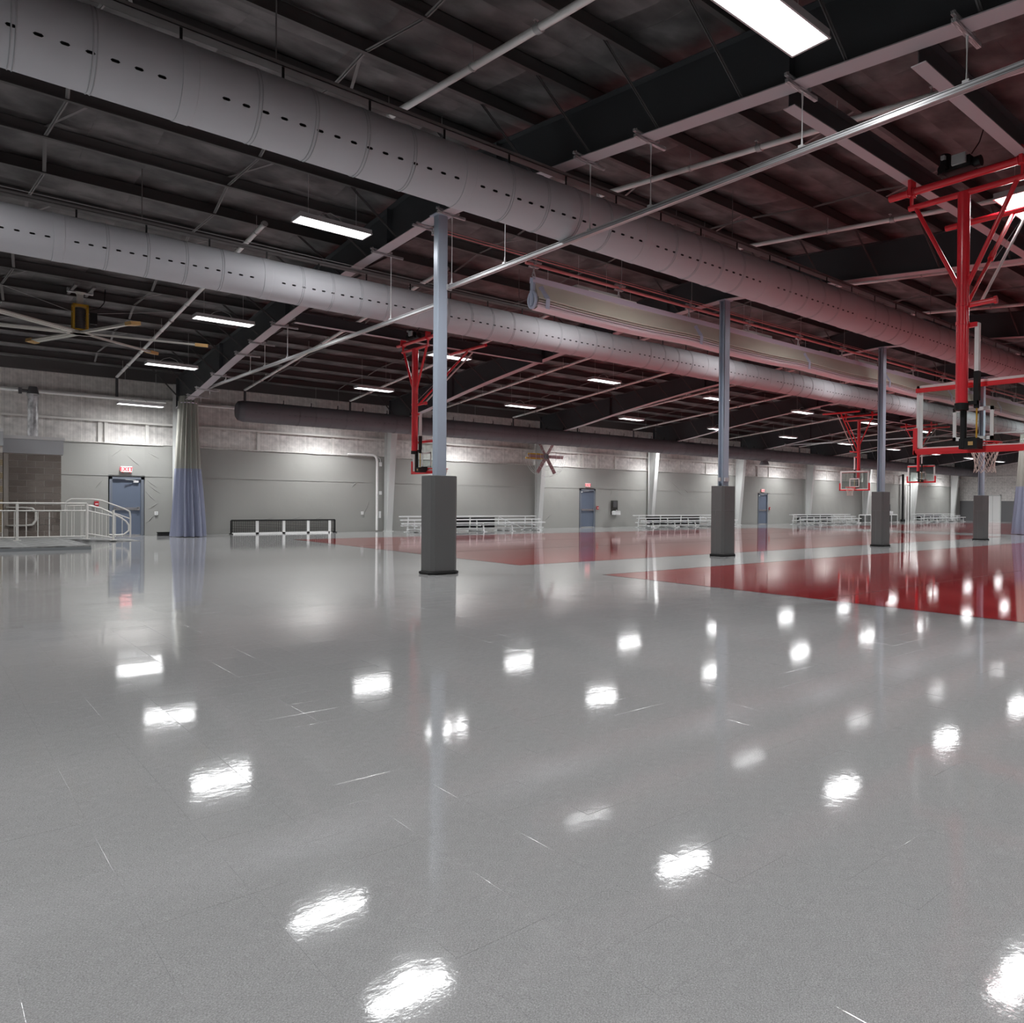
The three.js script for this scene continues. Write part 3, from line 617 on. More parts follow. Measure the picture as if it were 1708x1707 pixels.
  for (let k = 0; k < 26; k++) {
    const x = 8.95 + 2.28 * k; if (x > xb) break;
    mesh('pipe_hanger', [rod(V(x, 6.34, 0), V(x - 0.0, 6.5, 0), 0.022, 6, 0.016), bar(V(x - 0.045, 6.268, 0), V(x, 6.42, 0), 0.018, 0.018), bar(V(x + 0.045, 6.268, 0), V(x, 6.42, 0), 0.018, 0.018), cbox(x, 6.575, 0.05, 0.3, 0.03, 0.06), cbox(x, 6.475, 0, 0.22, 0.03, 0.08), cbox(x, 6.6, 0.06, 0.045, 0.16, 0.05), rod(V(x + 0.02, 6.6, 0.08), V(x + 0.02, purlinY(z) + 0.05, 0.08), 0.007, 5)], M.galv, h);
    mesh('lift_cord', rod(V(x + 0.35, 6.265, 0.0), V(x + 0.35, 6.5, 0.0), 0.005, 4), M.cable, h);
  }
}

// ---------------------------------------------------------------- basketball backstops
function backstop(label, group, at, dir, low, headerY, motor) {
  // local: board on +x side of the pole, header pipes along z
  const o = thing('basketball_backstop', label, 'basketball hoop', [at[0], 0, at[1]], dir > 0 ? 0 : Math.PI, group);
  const hy = headerY, pb = low + 0.6, ly = hy - 0.22;
  mesh('header_pipe', rod(V(0, hy, -1.16), V(0, hy, 1.16), 0.05, 14), M.redPaint, o);
  mesh('rear_header_pipe', rod(V(1.55, hy, -1.1), V(1.55, hy, 1.1), 0.045, 14), M.redPaint, o);
  for (const s of [-1, 1]) mesh('swivel_clamp', [cbox(0, hy + 0.05, s * 0.8, 0.14, 0.22, 0.05), cbox(0, hy - 0.12, s * 0.8, 0.05, 0.18, 0.03), new THREE.TorusGeometry(0.055, 0.009, 6, 16).translate(0, hy, s * 0.8 - 0.05), new THREE.TorusGeometry(0.055, 0.009, 6, 16).translate(0, hy, s * 0.8 + 0.05)], M.redPaint, o);
  mesh('cross_bar', rod(V(0, ly, -0.84), V(0, ly, 0.84), 0.04, 12), M.redPaint, o);
  mesh('main_pole', rod(V(0, pb, 0), V(0, ly, 0), 0.084, 24), M.redPaint, o);
  const jy = hy - 1.48;
  for (const s of [-1, 1]) mesh('frame_strut', rod(V(0, jy, s * 0.05), V(0, ly, s * 0.74), 0.032, 12), M.redPaint, o);
  mesh('pole_collar', [new THREE.CylinderGeometry(0.093, 0.093, 0.05, 24).translate(0, pb + 1.33, 0), rod(V(0.05, pb + 1.33, 0.05), V(0.12, pb + 1.36, 0.42), 0.035, 12), rod(V(0.115, pb + 1.357, 0.39), V(0.12, pb + 1.36, 0.43), 0.05, 12)], M.redPaint, o);
  mesh('pole_collar', [new THREE.CylinderGeometry(0.093, 0.093, 0.045, 24).translate(0, pb + 1.08, 0), cbox(0.06, pb + 1.06, 0.12, 0.05, 0.06, 0.14)], M.redPaint, o);
  mesh('pole_collar', [new THREE.CylinderGeometry(0.095, 0.095, 0.09, 24).translate(0, pb - 0.03, 0), cbox(0.06, pb + 0.02, 0.12, 0.06, 0.05, 0.16)], M.black, o);
  mesh('rear_brace', [rod(V(0.12, pb + 1.36, 0), V(0.86, (pb + 1.36 + hy) / 2, 0), 0.026, 10), rod(V(0.86, (pb + 1.36 + hy) / 2, 0), V(1.55, hy - 0.05, 0), 0.034, 10), rod(V(0.82, (pb + 1.36 + hy) / 2 - 0.05, 0), V(0.92, (pb + 1.36 + hy) / 2 + 0.07, 0), 0.045, 10)], M.redPaint, o);
  mesh('fold_strut', rod(V(0.2, pb + 1.38, 0.16), V(1.62, hy - 0.1, 0.16), 0.022, 8), M.pipeWhite, o);
  mesh('hoist_cable', rod(V(0.0, pb + 1.4, 0.06), V(1.5, hy, 0.3), 0.005, 4), M.cable, o);
  // height adjuster
  mesh('inner_pole', rod(V(0.06, low + 0.02, 0.0), V(0.06, pb, 0.0), 0.045, 12), M.black, o);
  mesh('actuator_tube', box(0.05, 0.11, pb + 0.42, pb + 1.08, 0.15, 0.21), M.pipeWhite, o);
  mesh('actuator_motor', [box(0.045, 0.115, pb + 0.05, pb + 0.44, 0.145, 0.215), box(0.05, 0.11, pb - 0.05, pb + 0.05, 0.15, 0.2)], M.black, o);
  mesh('actuator_rod', rod(V(0.08, low + 0.05, 0.18), V(0.08, pb, 0.18), 0.012, 8), M.yellow, o);
  mesh('mounting_block', [cbox(0.12, low + 0.08, 0.08, 0.18, 0.14, 0.26), cbox(0.26, low + 0.1, 0.04, 0.12, 0.16, 0.14)], M.black, o);
  mesh('rating_label', cbox(0.028, low + 0.08, 0.12, 0.004, 0.05, 0.07), M.tan, o);
  // board
  const bx = 0.34, hw = 0.87, y0 = low + 0.03, y1 = low + 0.97;
  const b = mesh('glass_board', box(bx - 0.006, bx + 0.006, y0 + 0.03, y1 - 0.03, -hw + 0.03, hw - 0.03), M.glass, o);
  mesh('board_frame', [box(bx - 0.02, bx + 0.02, y0, y1, -hw, -hw + 0.045), box(bx - 0.02, bx + 0.02, y0, y1, hw - 0.045, hw), box(bx - 0.02, bx + 0.02, y1 - 0.035, y1, -hw, hw), box(bx - 0.02, bx + 0.02, y0, y0 + 0.05, -hw, hw)], M.white, o);
  mesh('border_stripe', [box(bx - 0.0085, bx + 0.0085, y0, y1, -hw + 0.045, -hw + 0.09), box(bx - 0.0085, bx + 0.0085, y0, y1, hw - 0.09, hw - 0.045), box(bx - 0.0085, bx + 0.0085, y1 - 0.07, y1 - 0.03, -hw, hw)], M.white, o);
  const sq = (z0, z1, a, c) => box(bx - 0.0085, bx + 0.0085, a, c, z0, z1);
  mesh('target_square', [sq(-0.3, 0.3, y0 + 0.52, y0 + 0.57), sq(-0.3, 0.3, y0 + 0.12, y0 + 0.17), sq(-0.3, -0.25, y0 + 0.12, y0 + 0.57), sq(0.25, 0.3, y0 + 0.12, y0 + 0.57)], M.white, b);
  mesh('support_frame', [box(bx - 0.05, bx - 0.02, y1 - 0.1, y1 - 0.04, -hw, hw), box(bx - 0.05, bx - 0.02, y0 - 0.03, y0 + 0.03, -hw, hw), box(0.2, bx - 0.03, y1 - 0.09, y1 - 0.05, -0.05, 0.05), box(0.2, bx - 0.03, y0, y0 + 0.05, -0.05, 0.05)], M.redPad, o);
  mesh('edge_pad', [box(bx - 0.045, bx + 0.045, y0 - 0.05, y0 + 0.005, -hw - 0.03, hw + 0.03), box(bx - 0.045, bx + 0.045, y0 - 0.05, y0 + 0.33, -hw - 0.04, -hw + 0.02), box(bx - 0.045, bx + 0.045, y0 - 0.05, y0 + 0.33, hw - 0.02, hw + 0.04)], M.redPad, o);
  const ry = y0 + 0.11, rx = bx + 0.15 + 0.228;
  const rim = mesh('rim', [new THREE.TorusGeometry(0.228, 0.011, 8, 36).rotateX(Math.PI / 2).translate(rx, ry, 0), cbox(bx + 0.03, ry - 0.03, 0, 0.04, 0.11, 0.13), box(bx + 0.03, bx + 0.17, ry - 0.02, ry + 0.012, -0.08, 0.08), bar(V(bx + 0.03, ry - 0.07, 0.05), V(rx - 0.05, ry - 0.012, 0.2), 0.014, 0.014), bar(V(bx + 0.03, ry - 0.07, -0.05), V(rx - 0.05, ry - 0.012, -0.2), 0.014, 0.014)], M.redPaint, o);
  const cords = [], nC = 12, lv = [[0.222, 0], [0.2, 0.1], [0.165, 0.19], [0.14, 0.28], [0.14, 0.36], [0.155, 0.42]];
  for (let k = 0; k < nC; k++) for (const s of [1, -1]) for (let j = 0; j + 1 < lv.length; j++) {
    const f = (q, i) => { const a = (k + s * q / 2) / nC * Math.PI * 2; return V(rx + lv[q][0] * Math.cos(a), ry - lv[q][1], lv[q][0] * Math.sin(a)); };
    cords.push(rod(f(j), f(j + 1), 0.0045, 5));
  }
  mesh('net', cords, M.net, o);
  if (motor) {
    mesh('winch_motor', [cbox(0, hy + 0.16, -0.02, 0.22, 0.14, 0.3), rod(V(0, hy + 0.1, -0.28), V(0, hy + 0.36, -0.28), 0.075, 16), rod(V(-0.12, hy + 0.14, -0.28), V(0.12, hy + 0.14, -0.28), 0.06, 14), cbox(-0.02, hy + 0.1, -0.1, 0.16, 0.03, 0.5), rod(V(0, hy + 0.15, 0.14), V(0, hy + 0.15, 0.24), 0.07, 14)], M.black, o);
    mesh('winch_gearbox', [cbox(-0.12, hy + 0.2, -0.02, 0.05, 0.13, 0.2), cbox(-0.03, hy + 0.3, -0.27, 0.16, 0.05, 0.06)], M.lampBody, o);
    mesh('power_cord', tube([V(0, hy + 0.28, 0.1), V(0.1, hy + 0.45, 0.16), V(0.2, hy + 0.75, 0.2), V(0.2, hy + 0.95, 0.2)], 0.008, 6), M.black, o);
  }
  return o;
}
backstop('large red basketball backstop with winch, glass board and net beside the big near duct', undefined, [9.3, -4.75], 1, 2.13, 5.77, true);
backstop('red basketball backstop at the far court, partly behind the plain padded column', undefined, [9.5, -21.8], 1, 2.18, 5.92, true);
backstop('red basketball backstop facing back down the far court, its rim side showing', undefined, [31.6, -21.75], -1, 2.14, 5.9, true);
backstop('red basketball backstop with raised glass board at the start of the distant court', undefined, [37.4, -21.7], 1, 2.72, 5.9, false);
backstop('red basketball backstop at the far end of the near court', undefined, [31.6, -5.0], -1, 2.14, 5.86, false);
// beams that carry the backstops, spanning between rafters along x
for (const [xa, xb, zs] of [[6.6, 14.2, [-3.95, -5.65]], [6.6, 14.2, [-21.0, -22.6]], [29.4, 37.0, [-21.0, -22.6]], [37.0, 44.6, [-21.0, -22.6]], [29.4, 37, [-4.2, -5.9]]]) for (const z of zs) {
  const yb = rafterBot(z) - 0.15, o = thing('support_beam', z > -10 ? 'grey steel support beam spanning between rafters above a near-court backstop' : 'grey steel support beam spanning between rafters above a far-court backstop', 'beam', [0, yb, z], 0, z > -10 ? 'beams above the near backstops' : 'beams above the far backstops');
  mesh('bottom_flange', box(xa + 0.115, xb - 0.115, 0, 0.012, -0.085, 0.085), M.flange, o);
  mesh('web', box(xa + 0.115, xb - 0.115, 0.012, 0.28, -0.005, 0.005), M.web, o);
  mesh('top_flange', box(xa + 0.115, xb - 0.115, 0.28, 0.292, -0.085, 0.085), M.web, o);
}

// ---------------------------------------------------------------- ceiling fan
{
  const o = thing('ceiling_fan', 'large six-bladed ceiling fan with yellow motor frame and tan blade tips', 'fan', [2.85, 5.56, -25.9], 0);
  for (let k = 0; k < 6; k++) {
    const a = (-14 + 60 * k) * Math.PI / 180, g = mg([box(0.12, 2.36, -0.008, 0.028, -0.085, 0.085), box(0.12, 2.36, -0.02, 0.0, -0.02, 0.085)]).rotateX(0.14), m = mesh('blade', g, M.blade, o);
    m.rotation.y = a; mesh('winglet', box(2.34, 2.62, -0.035, 0.05, -0.1, 0.1).rotateX(0.14), M.tan, m);
  }
  mesh('hub', [new THREE.CylinderGeometry(0.16, 0.2, 0.06, 20), new THREE.CylinderGeometry(0.26, 0.26, 0.02, 20).translate(0, -0.02, 0)], M.blade, o);
  const fr = [box(-0.15, 0.15, 0.66, 0.71, -0.15, 0.15), box(-0.15, 0.15, 0.05, 0.09, -0.15, 0.15)];
  for (const [sx, sz] of [[-1, -1], [-1, 1], [1, -1], [1, 1]]) fr.push(cbox(sx * 0.13, 0.38, sz * 0.13, 0.04, 0.62, 0.04));
  mesh('motor_frame', fr, M.yellow, o);
  const mo = [new THREE.CylinderGeometry(0.1, 0.1, 0.52, 18).translate(0, 0.37, 0)]; for (let k = 0; k < 7; k++) mo.push(new THREE.CylinderGeometry(0.112, 0.112, 0.02, 18).translate(0, 0.18 + 0.065 * k, 0));
  mesh('motor', mo, M.motor, o);
  mesh('drive_box', [cbox(0.25, 0.4, 0.05, 0.14, 0.28, 0.12), cbox(0.24, 0.2, 0.05, 0.1, 0.02, 0.1)], M.black, o);
  mesh('drop_tube', [box(-0.06, 0.06, 0.7, 0.98, -0.06, 0.06), new THREE.CylinderGeometry(0.13, 0.06, 0.1, 4).rotateY(Math.PI / 4).translate(0, 0.98, 0)], M.blade, o);
  mesh('mounting_bracket', [cbox(0, 1.02, 0, 0.5, 0.03, 0.14), cbox(-0.2, 1.06, 0, 0.1, 0.08, 0.12), cbox(0.2, 1.06, 0, 0.1, 0.08, 0.12)], M.galv, o);
  mesh('angle_iron', [bar(V(-0.17, 1.08, -0.9), V(-0.17, 1.04, 0.9), 0.06, 0.06), bar(V(0.17, 1.08, -0.9), V(0.17, 1.04, 0.9), 0.06, 0.06)], M.strap, o);
  mesh('power_cord', tube([V(0.18, 0.6, 0.05), V(0.36, 0.68, 0.05), V(0.46, 0.85, 0.05), V(0.48, 1.2, 0.05)], 0.012, 6), M.black, o);
  mesh('guy_wire', [rod(V(-0.1, 0.5, 0), V(-3.2, 1.35, 0.6), 0.005, 4), rod(V(0.1, 0.5, 0), V(3.0, 1.3, -1), 0.005, 4)], M.cable, o);
}

// ---------------------------------------------------------------- wall fan with guard
{
  const o = thing('wall_fan', 'round wall fan with dusky red blades, wire guard and yellow motor on a wall column', 'fan', [21.55, 3.72, -34.15], 0);
  const g = new THREE.Group(); g.name = 'fan_head'; g.rotation.y = -0.05; o.add(g);
  for (let k = 0; k < 6; k++) mesh('blade', box(0.08, 0.98, -0.085, 0.085, -0.008, 0.008).rotateX(0.35).rotateZ(k * Math.PI / 3), M.pinkBlade, g);
  mesh('hub', new THREE.CylinderGeometry(0.13, 0.13, 0.1, 18).rotateX(Math.PI / 2), M.motor, g);
  const gd = []; for (const [r, z] of [[1.03, 0], [1.03, 0.22], [0.7, 0.24], [0.45, 0.25], [1.03, -0.2]]) gd.push(new THREE.TorusGeometry(r, 0.007, 5, 40).translate(0, 0, z));
  for (let k = 0; k < 24; k++) { const a = k / 24 * Math.PI * 2; gd.push(rod(V(0.14 * Math.cos(a), 0.14 * Math.sin(a), 0.25), V(1.03 * Math.cos(a), 1.03 * Math.sin(a), 0.22), 0.003, 4), rod(V(1.03 * Math.cos(a), 1.03 * Math.sin(a), 0.22), V(1.03 * Math.cos(a), 1.03 * Math.sin(a), -0.2), 0.003, 4)); }
  mesh('wire_guard', gd, M.cable, g);
  mesh('motor_body', [rod(V(0, 0, -0.06), V(0, 0, -0.5), 0.12, 16), cbox(0, 0.1, -0.3, 0.14, 0.1, 0.2)], M.yellow, g);
  mesh('mounting_arm', [box(-0.8, -0.1, 0.0, 0.16, -0.42, -0.22), box(-0.95, -0.15, -0.14, -0.05, -0.4, -0.26)], M.yellow, o);
}

// ---------------------------------------------------------------- doors, exit signs and wall fittings
const font = await new FontLoader().loadAsync('fonts/droid/droid_sans_bold.typeface.json');
const exitGeo = (() => { const g = new TextGeometry('EXIT', { font, size: 0.13, depth: 0.004, curveSegments: 3 }); g.computeBoundingBox(); const b = g.boundingBox; return clean(g.translate(-(b.max.x + b.min.x) / 2, -(b.max.y + b.min.y) / 2, 0)); })();
function exitDoor(n, x0, x1, h, closerSide) {
  const o = structGroup(`door_${n}`); o.position.set((x0 + x1) / 2, 0, ZF); const w = (x1 - x0) / 2;
  mesh('door_leaf', box(-w + 0.05, w - 0.05, 0.01, h - 0.05, -0.085, -0.04), M.door, o);
  mesh('door_frame', [box(-w - 0.03, -w + 0.05, 0, h + 0.03, -0.12, 0.03), box(w - 0.05, w + 0.03, 0, h + 0.03, -0.12, 0.03), box(-w - 0.03, w + 0.03, h - 0.05, h + 0.03, -0.12, 0.03)], M.doorFrame, o);
  mesh('push_bar', [box(-w + 0.1, w - 0.12, 0.99, 1.03, 0.0, 0.03), box(-w + 0.08, w - 0.08, 0.93, 0.98, -0.04, -0.01), box(-w + 0.08, -w + 0.14, 0.93, 1.05, -0.04, 0.03), box(w - 0.16, w - 0.08, 0.93, 1.05, -0.04, 0.03)], M.chrome, o);
  const c = closerSide; mesh('door_closer', [box(c * (w - 0.12) - 0.14, c * (w - 0.12) + 0.1 * 0, h - 0.16, h - 0.09, -0.04, 0.03), bar(V(c * (w - 0.2), h - 0.08, 0.02), V(c * (w - 0.5), h - 0.06, 0.1), 0.03, 0.01)], M.alum, o);
  mesh('threshold', box(-w, w, 0, 0.015, -0.1, 0.02), M.chrome, o);
  mesh('kick_strip', box(-w + 0.06, w - 0.06, 0.02, 0.05, -0.045, -0.035), M.chrome, o);
  return o;
}
exitDoor(1, 4.73, 5.63, 2.1, 1); exitDoor(2, 24.59, 25.55, 2.1, -1); exitDoor(3, 39.35, 40.31, 2.13, -1);
for (const [x, y, lb] of [[5.16, 2.41, 'lit EXIT sign with red letters over the blue door by the folded curtain'], [25.05, 2.36, 'lit EXIT sign with red letters over the blue door beside the drinking fountain'], [39.76, 2.36, 'lit EXIT sign with red letters over the blue door further along the far wall']]) {
  const o = thing('exit_sign', lb, 'sign', [x, y, ZF + 0.05]);
  mesh('housing', [box(-0.16, 0.16, -0.1, 0.11, -0.03, 0.022)], M.white, o);
  mesh('sign_face', box(-0.15, 0.15, -0.085, 0.1, 0.022, 0.026), M.signFace, o);
  mesh('lettering', exitGeo.clone().translate(0, 0.008, 0.026), M.signRed, o);
  mesh('lamp_heads', [rod(V(-0.1, -0.13, 0.0), V(-0.1, -0.1, 0.0), 0.03, 10), rod(V(0.1, -0.13, 0.0), V(0.1, -0.1, 0.0), 0.03, 10)], M.alarm, o);
  const l = new THREE.RectAreaLight(0xff6a6a, 0.6, 0.3, 0.18); l.position.z = 0.032; l.rotation.y = Math.PI; l.name = 'sign_light'; o.add(l);
}
{
  const o = structGroup('door_4'); o.position.set(X1 - 0.03, 0, -32.05);
  mesh('door_leaf', box(-0.03, 0, 0, 2.45, -0.75, 0.75), M.white, o); mesh('door_frame', [box(-0.05, 0, 0, 2.55, -0.86, -0.75), box(-0.05, 0, 0, 2.55, 0.75, 0.86), box(-0.05, 0, 2.45, 2.55, -0.86, 0.86), box(-0.045, 0, 0, 2.45, -0.03, 0.03)], M.wallCol, o);
}
for (const [x, y, lb] of [[25.72, 1.1, 'red fire alarm pull box beside the blue door near the drinking fountain'], [4.35, 1.16, 'red fire alarm pull box beyond the ramp railing'], [40.5, 1.1, 'red fire alarm pull box beside the more distant blue door']]) {
  const o = thing('fire_alarm', lb, 'alarm', [x, y, ZF + 0.03]);
  mesh('body', box(-0.06, 0.06, -0.09, 0.09, 0, 0.05), M.alarm, o); mesh('pull_handle', box(-0.04, 0.04, -0.03, 0.01, 0.05, 0.065), M.white, o);
}
for (const [x, lb] of [[26.88, 'dark wall-mounted drinking fountain beside the blue door'], [56.2, 'dark wall-mounted drinking fountain near the distant bleachers']]) {
  const o = thing('drinking_fountain', lb, 'fountain', [x, 0.7, ZF + 0.03]);
  mesh('back_panel', box(-0.22, 0.22, 0, 0.82, 0, 0.06), M.fountain, o); mesh('basin', [box(-0.2, 0.2, 0.0, 0.2, 0.05, 0.35), box(-0.18, 0.18, 0.2, 0.23, 0.1, 0.36)], M.alum, o);
  mesh('bottle_filler', box(-0.13, 0.13, 0.42, 0.78, 0.06, 0.11), M.motor, o); mesh('spout', rod(V(0.06, 0.22, 0.12), V(0.06, 0.28, 0.18), 0.015, 8), M.chrome, o);
}
for (const [x, y, lb] of [[6.02, 0.82, 'small white outlet plate on the creased liner between blue door and folded curtain'], [13.2, 0.82, 'small white outlet plate on the far wall near the conduit']]) {
  const o = thing('wall_outlet', lb, 'outlet', [x, y, ZF + 0.015]); mesh('cover_plate', box(-0.05, 0.05, -0.07, 0.07, 0, 0.03), M.white, o); mesh('socket', [box(-0.02, 0.02, 0.015, 0.045, 0.03, 0.034), box(-0.02, 0.02, -0.045, -0.015, 0.03, 0.034)], M.lampBody, o);
}
{
  const o = thing('conduit', 'white conduit bending down beside the second wall column', 'pipe', [13.75, 0, ZF + 0.2]);
  mesh('pipe_run', tube([V(-1.2, 3.38, -0.1), V(-0.3, 3.4, -0.02), V(-0.12, 3.38, 0), V(-0.03, 3.28, 0), V(0, 3.1, 0), V(0, 1.5, 0), V(0, 0.05, 0)], 0.05, 10, 60), M.pipeWhite, o);
  mesh('junction_box', [cbox(0.14, 3.0, 0, 0.1, 0.18, 0.08), cbox(0.14, 1.72, 0, 0.1, 0.16, 0.08), cbox(0.12, 0.75, 0, 0.08, 0.3, 0.08)], M.alum, o);
  mesh('thin_conduit', tube([V(0.02, 3.32, 0), V(0.12, 3.25, 0), V(0.15, 3.1, 0)], 0.015, 6), M.cable, o);
  const d = thing('downpipe', 'black vertical downpipe on the far wall near the distant bleachers', 'pipe', [58.2, 0, ZF + 0.25]);
  mesh('pipe_run', rod(V(0, 0, 0), V(0, 4.2, 0), 0.11, 12), M.black, d); mesh('side_pipe', [rod(V(0.45, 0, 0), V(0.45, 3.2, 0), 0.06, 10), rod(V(0.8, 0, 0.1), V(0.8, 3.2, 0.1), 0.05, 10)], M.pipeWhite, d); mesh('base_box', box(-0.2, 0.2, 0, 0.2, -0.1, 0.15), M.black, d);
  const c = thing('floor_box', 'small black box on the floor beside the wall column by the folded curtain', 'box', [6.16, 0, ZF + 0.62]);
  mesh('case', box(-0.2, 0.2, 0.0, 0.12, -0.1, 0.1), M.black, c); mesh('lid', box(-0.21, 0.21, 0.12, 0.14, -0.11, 0.11), M.rubber, c);
}

// ---------------------------------------------------------------- low barrier net at the far wall
function lowNet(name, label, cat, x0, x1, z, h, frameMat, straps, group) {
  const o = thing(name, label, cat, [x0, 0, z], 0, group), L = x1 - x0;
  mesh('frame', [rod(V(0, h, 0), V(L, h, 0), 0.03, 8), rod(V(0, 0, 0), V(0, h, 0), 0.03, 8), rod(V(L, 0, 0), V(L, h, 0), 0.03, 8), rod(V(0, 0, -0.22), V(0, 0, 0.22), 0.02, 8), rod(V(L, 0, -0.22), V(L, 0, 0.22), 0.02, 8)].map(g => g.translate(0, 0.02, 0)), frameMat, o);
  const n = []; for (let x = 0.05; x < L - 0.02; x += 0.06) n.push(box(x - 0.01, x + 0.01, 0.04, h, -0.004, 0.004)); for (let y = 0.06; y < h; y += 0.06) n.push(box(0, L, y - 0.01, y + 0.01, -0.004, 0.004));
  mesh('mesh_net', n, M.black, o);
  for (const s of straps) mesh('strap', box(s * L - 0.05, s * L + 0.05, 0.0, h, 0.006, 0.014), M.white, o);
  return o;
}
{
  const o = lowNet('barrier_net', 'low black portable net with white straps standing against the far wall', 'net', 8.25, 11.95, ZF + 0.45, 0.52, M.rubber, [0.235, 0.485, 0.725, 0.945]);
  mesh('bottom_band', box(0, 3.5, 0.0, 0.06, 0.006, 0.014), M.white, o);
  lowNet('small_goal', 'small portable goal with dark net and white frame near the drinking fountain', 'goal', 50.7, 52.4, ZF + 0.75, 0.6, M.white, [0.5], 'small goals by the far wall');
  lowNet('small_goal', 'small portable goal with dark net and white frame near the drinking fountain', 'goal', 54.6, 56.5, ZF + 0.75, 0.6, M.white, [0.5], 'small goals by the far wall');
}

// ---------------------------------------------------------------- bleachers
{
  const make = (label, x0, L) => {
    const o = thing('bleacher', label, 'bleacher', [x0, 0, -33.1], 0);
    const seats = [[0.43, 0.55], [0.57, -0.05], [0.71, -0.65]], feet = [[0.17, 0.25], [0.31, -0.35]];
    seats.forEach(([y, z], i) => mesh('seat_plank', box(0.2 * i - 0.25, L - 0.2 + 0.12 * i, y - 0.05, y, z - 0.13, z + 0.13), M.alum, o));
    feet.forEach(([y, z], i) => mesh('foot_plank', box(0.1, L - 0.1, y - 0.045, y, z - 0.13, z + 0.13), M.alum, o));
    const n = 5;
    for (let k = 0; k < n; k++) {
      const x = 0.5 + (L - 1) * k / (n - 1);
      mesh('support_frame', [bar(V(x, 0.02, 0.7), V(x, 0.02, -0.85), 0.05, 0.04), bar(V(x, 0.02, 0.62), V(x, 0.4, 0.55), 0.05, 0.04, V(0, 0, 1)), bar(V(x, 0.02, 0.0), V(x, 0.54, -0.05), 0.05, 0.04, V(0, 0, 1)), bar(V(x, 0.02, -0.72), V(x, 0.68, -0.65), 0.05, 0.04, V(0, 0, 1)), bar(V(x, 0.13, 0.62), V(x, 0.13, -0.72), 0.04, 0.04), bar(V(x, 0.27, 0.3), V(x, 0.27, -0.72), 0.04, 0.04)], M.alum, o);
      mesh('foot_pad', [box(x - 0.09, x + 0.09, 0, 0.02, 0.62, 0.78), box(x - 0.09, x + 0.09, 0, 0.02, -0.9, -0.74)], M.alum, o);
    }
    mesh('cross_brace', bar(V(0.5 + (L - 1) * 0.75, 0.66, -0.66), V(L - 0.5, 0.06, -0.7), 0.02, 0.03), M.alum, o);
    mesh('back_skirt', box(1.2, L - 2, 0.1, 0.62, -0.9, -0.88), M.black, o);
  };
  make('low aluminium three-row bleacher behind the plain padded column', 13.95, 6.7);
  make('low aluminium three-row bleacher beyond the blue door and drinking fountain', 26.8, 7.4);
  make('low aluminium three-row bleacher past the second blue exit door', 40.6, 7.2);
  make('low aluminium three-row bleacher by the black downpipe at the far corner', 57.2, 7.6);
}

